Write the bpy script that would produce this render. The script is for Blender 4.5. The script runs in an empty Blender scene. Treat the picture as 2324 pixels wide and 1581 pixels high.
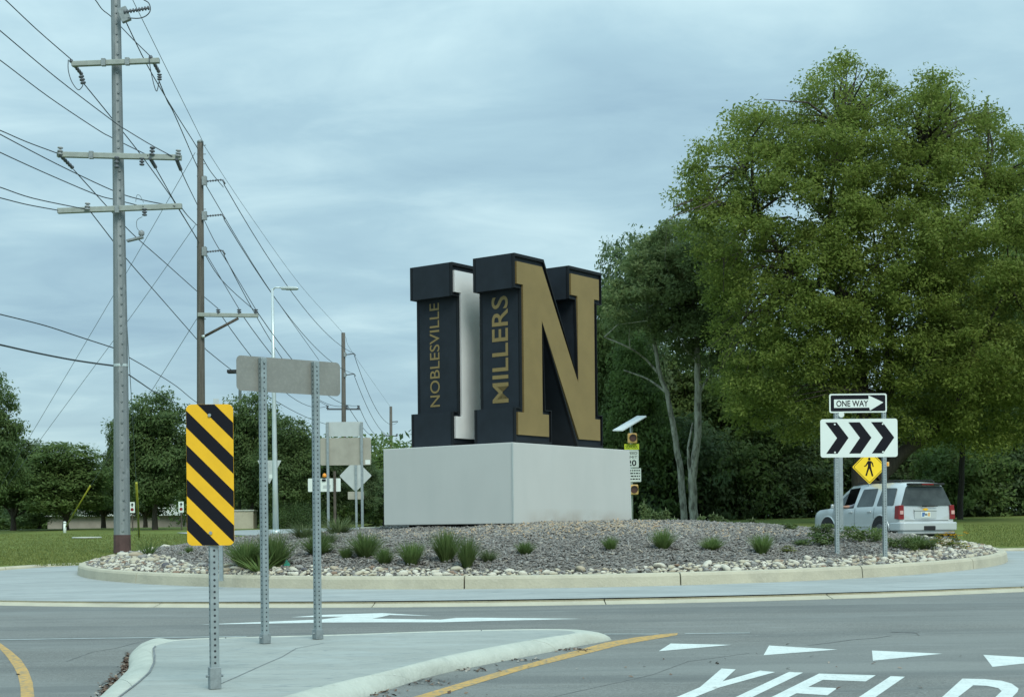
import bpy, math, random
import numpy as np
from mathutils import Vector, Matrix
from mathutils.geometry import tessellate_polygon
R = math.radians
random.seed(7); rng = np.random.default_rng(7)
S = bpy.context.scene
C = S.collection

# ------------------------------------------------------------------ camera
FPX = 3450.0; ROLL = 0.0096; CAMZ = 1.39; HZN = 1205.0
cam = bpy.data.cameras.new('camera'); cam.sensor_width = 36; cam.lens = FPX / 2324 * 36
cam.shift_y = (HZN - 790.5) / 2324; cam.clip_end = 6000; cam.clip_start = 0.1
co = bpy.data.objects.new('camera', cam); C.objects.link(co); S.camera = co
COSR, SINR = math.cos(ROLL), math.sin(ROLL)
co.matrix_world = Matrix(((COSR, SINR, 0, 0), (0, 0, -1, 0), (-SINR, COSR, 0, CAMZ), (0, 0, 0, 1)))

# ------------------------------------------------------------------ sky, sun, exposure
SUN_EL, SUN_AZ = 44.0, 158.0          # azimuth clockwise from +Y (view direction)
W_ = bpy.data.worlds.new('World'); S.world = W_; W_.use_nodes = True
nt = W_.node_tree; nt.nodes.clear(); N = nt.nodes.new; L = nt.links.new
def nd(t, **k):
    n = N(t)
    for a, b in k.items(): setattr(n, a, b)
    return n
out = nd('ShaderNodeOutputWorld')
sky = nd('ShaderNodeTexSky', sky_type='NISHITA', sun_disc=False, sun_elevation=R(SUN_EL), sun_rotation=R(SUN_AZ))
bg1 = nd('ShaderNodeBackground'); bg1.inputs[1].default_value = 0.09; L(sky.outputs[0], bg1.inputs[0])
tc = nd('ShaderNodeTexCoord'); sp = nd('ShaderNodeSeparateXYZ'); L(tc.outputs['Generated'], sp.inputs[0])
def M(op, a, b=None, cl=False):
    n = nd('ShaderNodeMath', operation=op, use_clamp=cl)
    for i, v in enumerate((a, b)):
        if v is None: continue
        if isinstance(v, (int, float)): n.inputs[i].default_value = v
        else: L(v, n.inputs[i])
    return n.outputs[0]
zc = M('MAXIMUM', sp.outputs[2], 0.0)
den = M('ADD', zc, 0.16)
cx = nd('ShaderNodeCombineXYZ'); L(M('DIVIDE', sp.outputs[0], den), cx.inputs[0]); L(M('DIVIDE', sp.outputs[1], den), cx.inputs[1])
mp = nd('ShaderNodeMapping'); L(cx.outputs[0], mp.inputs[0]); mp.inputs['Location'].default_value = (3.1, 1.7, 0); mp.inputs['Rotation'].default_value = (0, 0, R(14)); mp.inputs['Scale'].default_value = (.9, 1.3, 1)
n1 = nd('ShaderNodeTexNoise'); n1.inputs['Scale'].default_value = 1.15; n1.inputs['Detail'].default_value = 5; n1.inputs['Roughness'].default_value = .48; n1.inputs['Distortion'].default_value = .35
L(mp.outputs[0], n1.inputs[0])
n2 = nd('ShaderNodeTexNoise'); n2.inputs['Scale'].default_value = 3.2; n2.inputs['Detail'].default_value = 7; n2.inputs['Roughness'].default_value = .56; n2.inputs['Distortion'].default_value = .5
L(mp.outputs[0], n2.inputs[0])
f = M('ADD', M('MULTIPLY', n1.outputs[0], .64), M('MULTIPLY', n2.outputs[0], .36))
ramp = nd('ShaderNodeValToRGB'); L(f, ramp.inputs[0]); e = ramp.color_ramp.elements
e[0].position = .34; e[0].color = (.188, .295, .362, 1)
e[1].position = .66; e[1].color = (.378, .515, .542, 1)
m_ = e.new(.5); m_.color = (.252, .378, .432, 1)
# brighter overhead, as an overcast sky is
zen = M('ADD', 1.0, M('MULTIPLY', M('MULTIPLY', zc, zc), 1.5))
hz = nd('ShaderNodeMix', data_type='RGBA'); hf = M('SUBTRACT', 1.0, M('MULTIPLY', zc, 8.0), True)
L(M('MULTIPLY', hf, .55), hz.inputs[0]); L(ramp.outputs[0], hz.inputs[6]); hz.inputs[7].default_value = (.335, .465, .485, 1)
bg2 = nd('ShaderNodeBackground'); L(hz.outputs[2], bg2.inputs[0]); L(M('MULTIPLY', zen, 1.0), bg2.inputs[1])
mx = nd('ShaderNodeMixShader'); mx.inputs[0].default_value = .90
L(bg1.outputs[0], mx.inputs[1]); L(bg2.outputs[0], mx.inputs[2]); L(mx.outputs[0], out.inputs[0])
sl = bpy.data.lights.new('sun', 'SUN'); sl.energy = 1.5; sl.angle = R(28); sl.color = (1.0, .98, .88)
so = bpy.data.objects.new('sun', sl); C.objects.link(so)
az = R(SUN_AZ); el = R(SUN_EL)
so.rotation_euler = Vector((math.sin(az)*math.cos(el), math.cos(az)*math.cos(el), math.sin(el))).to_track_quat('Z', 'Y').to_euler()
S.view_settings.view_transform = 'Standard'; S.view_settings.look = 'None'; S.view_settings.exposure = .68; S.view_settings.gamma = 1
S.view_settings.use_curve_mapping = False
S.cycles.max_bounces = 12; S.cycles.diffuse_bounces = 6; S.cycles.transmission_bounces = 8

# ------------------------------------------------------------------ place geometry (photo measured on a 2324 px wide print)
GA, GB = .0226, .0054
CX, CY, CR = .55, 30.3, 8.85
def plane(x, y): return GA * min(y, 78.0) + GB * x
def terr(x, y):
    return plane(x, y) - .27 * math.exp(-((x - 12.6)**2 + (y - 46.5)**2) / 22)
def unroll(x, y):
    dx = x - 1162; dy = HZN - y
    return (dx*COSR + dy*SINR), (-dx*SINR + dy*COSR)
def W(x, y, Z):
    a, b = unroll(x, y); return Vector((a/FPX*Z, Z, CAMZ + b/FPX*Z))
def G(x, y, zo=0.0):
    a, b = unroll(x, y); t = (CAMZ - zo) / (GA + GB*a/FPX - b/FPX)
    return Vector((a/FPX*t, t, CAMZ + b/FPX*t))
def GZ(x, Z, zo=0.0):          # ground point in image column x at distance Z
    X = (x - 1162)/FPX*Z; return Vector((X, Z, plane(X, Z) + zo))

# ------------------------------------------------------------------ helpers
def wloc(o):
    v = Vector((0, 0, 0))
    while o: v += o.location; o = o.parent
    return v
def thing(name, label, cat, loc=(0, 0, 0), group=None):
    o = bpy.data.objects.new(name, None); C.objects.link(o); o.location = loc; o.empty_display_size = .2
    o['label'] = label; o['category'] = cat
    if group: o['group'] = group
    return o
def tag(o, label, cat, group=None):
    o['label'] = label; o['category'] = cat
    if group: o['group'] = group
    return o
def structure(name, loc=(0, 0, 0)):
    o = bpy.data.objects.new(name, None); C.objects.link(o); o.location = loc; o['kind'] = 'structure'; return o
def link(name, me, parent=None, loc=None):
    o = bpy.data.objects.new(name, me); C.objects.link(o)
    if parent: o.parent = parent
    if loc is not None: o.location = loc
    return o
class MB:
    def __init__(s): s.v = []; s.f = []; s.sm = []
    def add(s, vs, fs, smooth=False):
        n = len(s.v); s.v += [tuple(v) for v in vs]; s.f += [tuple(i + n for i in f) for f in fs]; s.sm += [smooth]*len(fs); return s
    def box(s, c, h, ax=None):
        c = Vector(c); ax = ax or (Vector((1, 0, 0)), Vector((0, 1, 0)), Vector((0, 0, 1)))
        vs = [c + ax[0]*h[0]*i + ax[1]*h[1]*j + ax[2]*h[2]*k for k in (-1, 1) for j in (-1, 1) for i in (-1, 1)]
        return s.add(vs, [(0, 2, 3, 1), (4, 5, 7, 6), (0, 1, 5, 4), (2, 6, 7, 3), (0, 4, 6, 2), (1, 3, 7, 5)])
    def tube(s, pts, rad, n=8, cap=True, smooth=True, rot=0):
        pts = [Vector(p) for p in pts]; rad = rad if isinstance(rad, (list, tuple)) else [rad]*len(pts)
        vs = []; fs = []; u = None
        for i, p in enumerate(pts):
            t = (pts[min(i+1, len(pts)-1)] - pts[max(i-1, 0)]).normalized()
            if u is None:
                u = t.cross(Vector((0, 1, 0)) if abs(t.y) < .9 else Vector((1, 0, 0))).normalized()
            u = (u - t*u.dot(t)).normalized(); w = t.cross(u)
            for k in range(n):
                a = 2*math.pi*k/n + rot; vs.append(p + (u*math.cos(a) + w*math.sin(a))*rad[i])
        for i in range(len(pts)-1):
            for k in range(n):
                a = i*n + k; b = i*n + (k+1) % n; fs.append((a, b, b+n, a+n))
        s.add(vs, fs, smooth)
        if cap:
            m = len(s.v) - len(vs)
            s.f += [tuple(m + k for k in range(n))[::-1], tuple(m + (len(pts)-1)*n + k for k in range(n))]; s.sm += [False, False]
        return s
    def prism(s, poly, o, ux, uy, un, d0, d1):
        """polygon (2D) in frame o,ux,uy extruded along un from d0 to d1"""
        o = Vector(o); n = len(poly)
        A = [o + ux*p[0] + uy*p[1] + un*d0 for p in poly]; B = [o + ux*p[0] + uy*p[1] + un*d1 for p in poly]
        tr = tessellate_polygon([[Vector((p[0], p[1], 0)) for p in poly]])
        fs = [tuple(t) for t in tr] + [tuple(i + n for i in t)[::-1] for t in tr] + [(i, (i+1) % n, (i+1) % n + n, i + n) for i in range(n)]
        return s.add(A + B, fs)
    def sheet(s, poly3):
        tr = tessellate_polygon([[Vector((p[0], p[1], 0)) for p in poly3]])
        fs = []
        for t in tr:
            a, b, c = [Vector(poly3[i]) for i in t]
            fs.append(tuple(t) if (b-a).cross(c-a).z > 0 else tuple(t)[::-1])
        return s.add(poly3, fs)
    def lathe(s, o, prof, n=12, axis=Vector((0, 0, 1))):
        pts = [Vector(o) + axis*h for r, h in prof]
        return s.tube(pts, [max(r, .0005) for r, h in prof], n)
    def mesh(s, name, mat, off=Vector((0, 0, 0))):
        me = bpy.data.meshes.new(name)
        me.from_pydata([(v[0]-off[0], v[1]-off[1], v[2]-off[2]) for v in s.v], [], s.f)
        if mat: me.materials.append(mat)
        me.polygons.foreach_set('use_smooth', s.sm); me.update(); return me
    def build(s, name, mat, parent=None, fix=True):
        off = wloc(parent) if parent else Vector((0, 0, 0))
        me = s.mesh(name, mat, off)
        if fix:
            import bmesh
            bm = bmesh.new(); bm.from_mesh(me); bmesh.ops.recalc_face_normals(bm, faces=bm.faces); bm.to_mesh(me); bm.free()
        return link(name, me, parent)
def bevel(o, w=.01, seg=2):
    m = o.modifiers.new('bevel', 'BEVEL'); m.width = w; m.segments = seg; m.limit_method = 'ANGLE'; return o
def rrect(x0, y0, x1, y1, r, n=5):
    P = []
    for cx0, cy0, a0 in ((x1-r, y1-r, 0), (x0+r, y1-r, 90), (x0+r, y0+r, 180), (x1-r, y0+r, 270)):
        for k in range(n+1):
            a = R(a0 + 90*k/n); P.append((cx0 + r*math.cos(a), cy0 + r*math.sin(a)))
    return P
def clip(poly, win):
    """clip polygon against a convex ccw window"""
    outp = list(poly)
    for i in range(len(win)):
        a, b = win[i], win[(i+1) % len(win)]; inp, outp = outp, []
        side = lambda p: (b[0]-a[0])*(p[1]-a[1]) - (b[1]-a[1])*(p[0]-a[0])
        for j in range(len(inp)):
            p, q = inp[j-1], inp[j]; sp_, sq = side(p), side(q)
            if (sp_ >= 0) != (sq >= 0):
                t = sp_/(sp_-sq); outp.append((p[0]+(q[0]-p[0])*t, p[1]+(q[1]-p[1])*t))
            if sq >= 0: outp.append(q)
        if not outp: return []
    return outp
def offset_poly(P, d):
    n = len(P); A = sum(P[i][0]*P[(i+1) % n][1] - P[(i+1) % n][0]*P[i][1] for i in range(n)); sg = 1 if A > 0 else -1; Q = []
    for i in range(n):
        a, b, c = Vector(P[i-1]), Vector(P[i]), Vector(P[(i+1) % n])
        e1 = (b-a).normalized(); e2 = (c-b).normalized()
        n1_ = Vector((e1.y, -e1.x))*sg; n2_ = Vector((e2.y, -e2.x))*sg
        m = (n1_+n2_); k = m.dot(n1_)
        m = m*(d/max(k, .45)); Q.append((b.x+m.x, b.y+m.y))
    return Q

# ------------------------------------------------------------------ materials
def mat(name, col, rough=.8, metal=0.0, var=.12, scale=4.0, bump=0.0, bscale=None, col2=None, spec=.4, stretch=None, detail=5):
    m = bpy.data.materials.new(name); m.use_nodes = True; t = m.node_tree; b = t.nodes['Principled BSDF']
    b.inputs['Roughness'].default_value = rough; b.inputs['Metallic'].default_value = metal
    b.inputs['Specular IOR Level'].default_value = spec
    tcn = t.nodes.new('ShaderNodeTexCoord'); src = tcn.outputs['Object']
    if stretch:
        mpn = t.nodes.new('ShaderNodeMapping'); mpn.inputs['Scale'].default_value = stretch; t.links.new(src, mpn.inputs[0]); src = mpn.outputs[0]
    no = t.nodes.new('ShaderNodeTexNoise'); no.inputs['Scale'].default_value = scale; no.inputs['Detail'].default_value = detail; no.inputs['Roughness'].default_value = .6
    t.links.new(src, no.inputs[0])
    rp = t.nodes.new('ShaderNodeValToRGB'); t.links.new(no.outputs[0], rp.inputs[0])
    c2 = col2 or tuple(c*(1+var) for c in col); c1 = col if col2 else tuple(c*(1-var) for c in col)
    rp.color_ramp.elements[0].position = .32; rp.color_ramp.elements[0].color = (*c1, 1)
    rp.color_ramp.elements[1].position = .68; rp.color_ramp.elements[1].color = (*c2, 1)
    t.links.new(rp.outputs[0], b.inputs['Base Color'])
    if bump:
        nb = t.nodes.new('ShaderNodeTexNoise'); nb.inputs['Scale'].default_value = bscale or scale*6; nb.inputs['Detail'].default_value = 4
        t.links.new(src, nb.inputs[0])
        bn = t.nodes.new('ShaderNodeBump'); bn.inputs['Strength'].default_value = bump; bn.inputs['Distance'].default_value = .02
        t.links.new(nb.outputs[0], bn.inputs['Height']); t.links.new(bn.outputs[0], b.inputs['Normal'])
    return m
def mix_noise(m, scale, col, lo, hi, fac=1.0, stretch=None, dist=0.0):
    """lay a second, larger or finer, noise colour over a material"""
    t = m.node_tree; b = t.nodes['Principled BSDF']; src = b.inputs['Base Color'].links[0].from_socket
    tcn = t.nodes.new('ShaderNodeTexCoord'); s0 = tcn.outputs['Object']
    if stretch:
        mpn = t.nodes.new('ShaderNodeMapping'); mpn.inputs['Scale'].default_value = stretch; t.links.new(s0, mpn.inputs[0]); s0 = mpn.outputs[0]
    no = t.nodes.new('ShaderNodeTexNoise'); no.inputs['Scale'].default_value = scale; no.inputs['Detail'].default_value = 6; no.inputs['Distortion'].default_value = dist; t.links.new(s0, no.inputs[0])
    mr = t.nodes.new('ShaderNodeMapRange'); mr.inputs[1].default_value = lo; mr.inputs[2].default_value = hi; mr.inputs[4].default_value = fac; t.links.new(no.outputs[0], mr.inputs[0])
    mi = t.nodes.new('ShaderNodeMix'); mi.data_type = 'RGBA'; t.links.new(mr.outputs[0], mi.inputs[0]); t.links.new(src, mi.inputs[6]); mi.inputs[7].default_value = (*col, 1)
    t.links.new(mi.outputs[2], b.inputs['Base Color']); return m
def leafmat(name, dark, light, trans=.35, rough=.6):
    m = bpy.data.materials.new(name); m.use_nodes = True; t = m.node_tree; b = t.nodes['Principled BSDF']; o = t.nodes['Material Output']
    at = t.nodes.new('ShaderNodeAttribute'); at.attribute_name = 'tint'
    oi = t.nodes.new('ShaderNodeObjectInfo')
    rp = t.nodes.new('ShaderNodeValToRGB'); t.links.new(at.outputs['Fac'], rp.inputs[0])
    rp.color_ramp.elements[0].color = (*dark, 1); rp.color_ramp.elements[1].color = (*light, 1)
    hs = t.nodes.new('ShaderNodeHueSaturation'); t.links.new(rp.outputs[0], hs.inputs['Color'])
    mr = t.nodes.new('ShaderNodeMapRange'); mr.inputs[3].default_value = .82; mr.inputs[4].default_value = 1.2; t.links.new(oi.outputs['Random'], mr.inputs[0]); t.links.new(mr.outputs[0], hs.inputs['Value'])
    t.links.new(hs.outputs[0], b.inputs['Base Color']); b.inputs['Roughness'].default_value = rough; b.inputs['Specular IOR Level'].default_value = .25
    tr = t.nodes.new('ShaderNodeBsdfTranslucent'); t.links.new(hs.outputs[0], tr.inputs[0])
    mx_ = t.nodes.new('ShaderNodeMixShader'); mx_.inputs[0].default_value = trans
    t.links.new(b.outputs[0], mx_.inputs[1]); t.links.new(tr.outputs[0], mx_.inputs[2]); t.links.new(mx_.outputs[0], o.inputs[0])
    return m
m_asph = mat('asphalt', (.180, .186, .172), .9, var=.16, scale=.35, bump=.35, bscale=70, spec=.3)
mix_noise(m_asph, 38, (.27, .285, .275), .52, .70, .6)
mix_noise(m_asph, 70, (.06, .068, .066), .52, .68, .7)
mix_noise(m_asph, .22, (.215, .232, .22), .46, .70, .8, (.35, 1.6, 1), 1.0)
mix_noise(m_asph, .5, (.115, .13, .128), .56, .75, .55, (.35, 2.2, 1), 1.5)
m_apron = mat('apron_concrete', (.30, .325, .315), .85, var=.12, scale=.6, bump=.5, bscale=9, stretch=(.6, 2.2, 1))
mix_noise(m_apron, 1.1, (.37, .41, .40), .50, .68, .7, (.5, 2.5, 1))
mix_noise(m_apron, 3.2, (.185, .22, .225), .55, .70, .7, (.6, 3.2, 1), 1.2)
m_isl = mat('island_concrete', (.30, .325, .30), .88, var=.11, scale=1.2, bump=.6, bscale=7, stretch=(.7, 1.8, 1))
mix_noise(m_isl, 2.0, (.36, .41, .395), .50, .68, .5, (.6, 1.6, 1), .8)
mix_noise(m_isl, 4.0, (.19, .22, .222), .575, .68, .75, (.8, 3.0, 1), 2.2)
mix_noise(m_asph, .45, (.10, .112, .112), .50, .66, .45, (.12, 3.0, 1), .6)
mix_noise(m_asph, 1.6, (.25, .268, .255), .56, .72, .4, (.4, 2.6, 1), 2.0)
mix_noise(m_apron, 2.2, (.40, .44, .43), .56, .66, .55, (.35, 3.8, 1), 1.8)
mix_noise(m_apron, 5, (.20, .235, .245), .58, .68, .6, (.4, 4.0, 1), 2.5)
mix_noise(m_isl, 7, (.20, .235, .235), .60, .68, .6, (.5, 3.0, 1), 2.5)
mix_noise(m_isl, 60, (.36, .40, .385), .56, .7, .4)
m_kerb = mat('kerb_concrete', (.43, .41, .31), .85, var=.1, scale=2.0, bump=.4, bscale=30)
mix_noise(m_kerb, 1.3, (.33, .32, .25), .54, .70, .6, None, 1.0)
mix_noise(m_kerb, 22, (.50, .48, .39), .55, .7, .4)
m_kerb2 = mat('kerb_concrete_pale', (.43, .46, .40), .85, var=.1, scale=2.5, bump=.5, bscale=24)
mix_noise(m_kerb2, 3.0, (.29, .32, .285), .56, .72, .6, None, 1.2)
mix_noise(m_kerb2, 25, (.50, .52, .47), .58, .7, .5)
m_paint = mat('white_road_paint', (.60, .66, .63), .7, var=.06, scale=6, bump=.1)
mix_noise(m_paint, 38, (.30, .33, .32), .57, .70, .65)
mix_noise(m_paint, 5, (.44, .49, .47), .5, .75, .5)
m_oldpaint = mat('worn_white_paint', (.34, .38, .37), .8, var=.2, scale=8)
m_yel = mat('yellow_road_paint', (.50, .31, .09), .75, var=.1, scale=6)
mix_noise(m_yel, 24, (.20, .19, .14), .46, .64, .85)
m_lawn = mat('lawn', (.128, .165, .044), .95, var=.2, scale=.35, bump=.6, bscale=14, spec=.1)
mix_noise(m_lawn, 2.2, (.185, .205, .062), .5, .7, .6, (.25, 2.2, 1))
mix_noise(m_lawn, .9, (.075, .10, .026), .55, .75, .7, (.3, 1.8, 1))
mix_noise(m_lawn, 30, (.075, .10, .025), .52, .7, .5)
m_soil = mat('mulch_soil', (.19, .175, .15), .95, var=.35, scale=5, bump=1.0, bscale=22, spec=.1)
mix_noise(m_soil, 25, (.055, .052, .05), .5, .62, .8)
m_galv = mat('galvanised_steel', (.30, .355, .36), .5, .55, var=.14, scale=14, spec=.5)
m_galvd = mat('galvanised_sleeve', (.26, .30, .305), .6, .5, var=.2, scale=20)
m_hole = mat('hole_dark', (.03, .035, .04), .9, var=.05)
m_pole = mat('steel_pole', (.215, .245, .25), .55, .35, var=.16, scale=1.2, stretch=(3, 3, .5))
mix_noise(m_pole, 3.5, (.34, .375, .38), .56, .7, .5, (2, 2, .8), .8)
mix_noise(m_pole, 9, (.12, .13, .135), .66, .72, .6)
m_rust = mat('brown_base_paint', (.085, .05, .048), .75, var=.22, scale=5)
m_arm = mat('crossarm_fibreglass', (.29, .33, .30), .6, var=.12, scale=6)
m_wood = mat('weathered_wood', (.105, .10, .085), .9, var=.3, scale=3, stretch=(9, 9, .5), bump=.5, bscale=12)
m_ins = mat('insulator_grey', (.10, .115, .13), .4, var=.1)
m_ins2 = mat('insulator_light', (.30, .33, .34), .4, var=.1)
m_wire = mat('wire', (.06, .075, .085), .6, .3, var=.05)
m_wirel = mat('wire_pale', (.16, .20, .22), .6, .3, var=.05)
m_back = mat('sign_back_aluminium', (.27, .275, .25), .5, .45, var=.09, scale=5, spec=.5)
mix_noise(m_back, 40, (.35, .35, .31), .5, .7, .35)
m_backw = mat('sign_back_pale', (.47, .52, .50), .5, .25, var=.06, scale=4)
m_backt = mat('sign_back_tan', (.37, .365, .30), .5, .3, var=.12, scale=3)
m_signw = mat('sign_white', (.66, .74, .69), .45, var=.03, scale=3)
m_signk = mat('sign_black', (.009, .010, .014), .75, var=.1, scale=3, spec=.15)
m_signy = mat('sign_yellow', (.80, .46, .015), .42, var=.05, scale=9)
m_signy2 = mat('sign_bright_yellow', (.90, .62, .02), .45, var=.03)
m_signl = mat('sign_lime', (.60, .72, .03), .45, var=.03)
m_beac = mat('beacon_yellow', (.62, .42, .15), .5, var=.1)
m_lens = mat('beacon_lens', (.10, .045, .03), .2, var=.1)
m_amber = mat('amber_lens', (.75, .28, .02), .3, var=.1)
m_solar = mat('solar_panel_back', (.60, .68, .70), .35, var=.04)
m_silver = mat('lamp_silver', (.52, .60, .60), .35, .35, var=.06)
m_base = mat('monument_base_paint', (.50, .525, .50), .6, var=.02, scale=1.2, bump=.12, bscale=120)
m_ndark = mat('monument_dark_metal', (.014, .020, .027), .62, .0, var=.18, scale=3, spec=.25)
m_nrim = mat('monument_rim_black', (.006, .008, .010), .55, var=.1, scale=3, spec=.3)
def splash(m):
    t = m.node_tree; b = t.nodes['Principled BSDF']; src = b.inputs['Base Color'].links[0].from_socket
    tcn = t.nodes.new('ShaderNodeTexCoord'); sx_ = t.nodes.new('ShaderNodeSeparateXYZ'); t.links.new(tcn.outputs['Object'], sx_.inputs[0])
    no = t.nodes.new('ShaderNodeTexNoise'); no.inputs['Scale'].default_value = 1.7; no.inputs['Detail'].default_value = 7; t.links.new(tcn.outputs['Object'], no.inputs[0])
    def mth(op, a, b_): n = t.nodes.new('ShaderNodeMath'); n.operation = op; n.use_clamp = True; [n.inputs.__getitem__(i).__setattr__('default_value', v) if isinstance(v, (int, float)) else t.links.new(v, n.inputs[i]) for i, v in enumerate((a, b_))]; return n.outputs[0]
    def mr(sock, a, b_, c, d): n = t.nodes.new('ShaderNodeMapRange'); n.inputs[1].default_value = a; n.inputs[2].default_value = b_; n.inputs[3].default_value = c; n.inputs[4].default_value = d; t.links.new(sock, n.inputs[0]); return n.outputs[0]
    hgt = mr(sx_.outputs[2], .02, .30, 1, 0); side = mth('MULTIPLY', mr(sx_.outputs[0], .1, .8, 0, 1), mr(sx_.outputs[0], 1.6, 2.4, 1, .25))
    fac = mth('MULTIPLY', mth('MULTIPLY', hgt, side), mr(no.outputs[0], .38, .62, .1, .75))
    mi = t.nodes.new('ShaderNodeMix'); mi.data_type = 'RGBA'; t.links.new(fac, mi.inputs[0]); t.links.new(src, mi.inputs[6]); mi.inputs[7].default_value = (.27, .20, .13, 1); t.links.new(mi.outputs[2], b.inputs['Base Color'])
splash(m_base)
mix_noise(m_base, 1.1, (.44, .475, .455), .5, .75, .35, (2.5, 2.5, .35))
m_gold = mat('monument_gold', (.232, .172, .066), .55, .15, var=.07, scale=2.5, bump=.15, bscale=90)
m_white = mat('monument_white', (.76, .80, .80), .4, .15, var=.05, scale=1.5)
m_bark = mat('bark', (.085, .075, .06), .95, var=.3, scale=3, stretch=(6, 6, 1), bump=.8, bscale=10)
m_barkd = mat('bark_dark', (.035, .033, .028), .95, var=.3, scale=3, stretch=(6, 6, 1), bump=.8, bscale=10)
m_barkg = mat('bark_grey_brown', (.06, .052, .042), .95, var=.3, scale=3, stretch=(6, 6, 1), bump=.8, bscale=10)
m_barkl = mat('bark_pale', (.34, .34, .28), .95, var=.3, scale=2, stretch=(5, 5, 1.2), bump=.6, bscale=10)
mix_noise(m_barkl, 3, (.10, .095, .075), .5, .62, .8, (2, 2, .7))
m_tan = mat('tan_wall', (.36, .30, .24), .9, var=.08, scale=1)
m_roof = mat('pale_roof', (.42, .42, .36), .9, var=.1, scale=.8)
m_glass = mat('dark_glass', (.02, .026, .03), .08, var=.1, spec=.6)
m_stones = [mat('stone_%s' % n, c, .85, var=.16, scale=7, bump=.4, bscale=25) for n, c in
            (('cream', (.44, .41, .31)), ('white', (.54, .52, .43)), ('grey', (.27, .27, .25)), ('brown', (.25, .18, .13)), ('buff', (.38, .33, .24)), ('dark', (.10, .10, .11)))]
m_car = mat('car_silver_paint', (.55, .59, .59), .25, .35, var=.02, scale=2, spec=.6)
m_cglass = mat('car_tinted_glass', (.05, .062, .062), .10, var=.35, scale=2, spec=.45)
m_blk = mat('black_trim', (.015, .017, .018), .6, var=.1)
m_tyre = mat('tyre_rubber', (.02, .02, .021), .85, var=.15)
m_red = mat('tail_light_red', (.20, .004, .006), .35, var=.15, scale=9, spec=.6)
m_lampw = mat('lamp_white', (.60, .36, .33), .3, var=.1)
m_rim = mat('wheel_rim', (.13, .14, .14), .4, .5, var=.2)
m_skin = mat('skin', (.48, .27, .19), .6, var=.06)
m_cloth = mat('shirt', (.20, .22, .26), .9, var=.1)
m_hair = mat('hair', (.05, .035, .025), .8, var=.2)

# ------------------------------------------------------------------ ground, road, lawn
def grid(name, x0, x1, y0, y1, nx, ny, fz, m):
    xs = np.linspace(x0, x1, nx+1); ys = np.linspace(y0, y1, ny+1)
    v = [(x, y, fz(x, y)) for y in ys for x in xs]
    fs = [(j*(nx+1)+i, j*(nx+1)+i+1, (j+1)*(nx+1)+i+1, (j+1)*(nx+1)+i) for j in range(ny) for i in range(nx)]
    me = bpy.data.meshes.new(name); me.from_pydata(v, [], fs); me.materials.append(m); me.update()
    o = link(name, me); o['kind'] = 'structure'; return o
vs = []; fs = []
ys = [-60, -20, 0, 20, 40, 60, 78, 120, 300, 900, 3000]; xs = [-2500, -600, -150, -60, -20, 20, 60, 150, 600, 2500]
for y in ys:
    for x in xs: vs.append((x, y, plane(max(-60, min(60, x)), y) - (.33 if y < 58 and abs(x) < 30 else .02)))
fs = [(j*len(xs)+i, j*len(xs)+i+1, (j+1)*len(xs)+i+1, (j+1)*len(xs)+i) for j in range(len(ys)-1) for i in range(len(xs)-1)]
g = MB(); g.add(vs, fs); g = g.build('ground', m_lawn); g['kind'] = 'structure'
grid('road', -34, 34, 1, 57, 68, 56, terr, m_asph)

def poly_obj(name, P, m, kind='structure', thick=None, parent=None):
    b = MB(); b.sheet([tuple(p) for p in P]); o = b.build(name, m, parent, fix=False)
    if kind: o['kind'] = kind
    return o
def ring_seg(name, prof, cx, cy, a0, a1, zf, m, parent, n=8):
    """kerb section: profile list (radius, dz) swept from angle a0 to a1, closed with end faces"""
    b = MB(); vs = []; k = len(prof)
    for i in range(n+1):
        a = a0 + (a1-a0)*i/n
        for r, dz in prof:
            x = cx + r*math.cos(a); y = cy + r*math.sin(a); vs.append((x, y, zf(x, y) + dz))
    fs = [(i*k+j, (i+1)*k+j, (i+1)*k+j+1, i*k+j+1) for i in range(n) for j in range(k-1)]
    fs += [tuple(range(k)), tuple(n*k + j for j in range(k))[::-1]]
    b.add(vs, fs, False); return b.build(name, m, parent)

# truck apron: concrete ring with its own flush kerb
AX, AY = .35, 37.57
def r_of(pts, zo): return float(np.mean([math.hypot(G(x, y, zo).x-AX, G(x, y, zo).y-AY) for x, y in pts]))
rA = r_of([(236, 1367), (672, 1369), (1049, 1363), (1266, 1359), (1556, 1354), (1747, 1350), (2012, 1342)], .055)
rB = r_of([(236, 1377.5), (672, 1379.5), (1049, 1372), (1266, 1371), (1556, 1368), (1747, 1364), (2012, 1354)], .0)
def apz(x, y):
    d = math.hypot(x-CX, y-CY) - CR
    return plane(x, y) + .055 + .045*max(0, min(1, 1 - d/3.0))
vs = []; fs = []; na = 90; nr = 8
a0, a1 = R(180-4), R(360+4)
for i in range(na+1):
    a = a0 + (a1-a0)*i/na; x = AX + rA*math.cos(a); y = AY + rA*math.sin(a)
    d = Vector((x-CX, y-CY)); l = d.length; d = d/l
    for k in range(nr+1):
        rr = CR - .1 + (l - CR + .1)*k/nr; px, py = CX + d.x*rr, CY + d.y*rr; vs.append((px, py, apz(px, py)))
fs = [(i*(nr+1)+k, i*(nr+1)+k+1, (i+1)*(nr+1)+k+1, (i+1)*(nr+1)+k) for i in range(na) for k in range(nr)]
b = MB(); b.add(vs, fs); o = b.build('truck_apron', m_apron); o['kind'] = 'structure'
ak = structure('apron_kerb')
th = 0.0; k = 0
step = 3.0/rB; A = R(178)
while A < R(362):
    ring_seg('kerb_section', [(rA-.04, -.10), (rA-.04, .0545), (rA+.02, .058), (rB-.16, .040), (rB+.03, .003), (rB+.03, -.10)], AX, AY, A+.0004, A+step-.0004, plane, m_kerb, ak, 10); A += step
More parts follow.
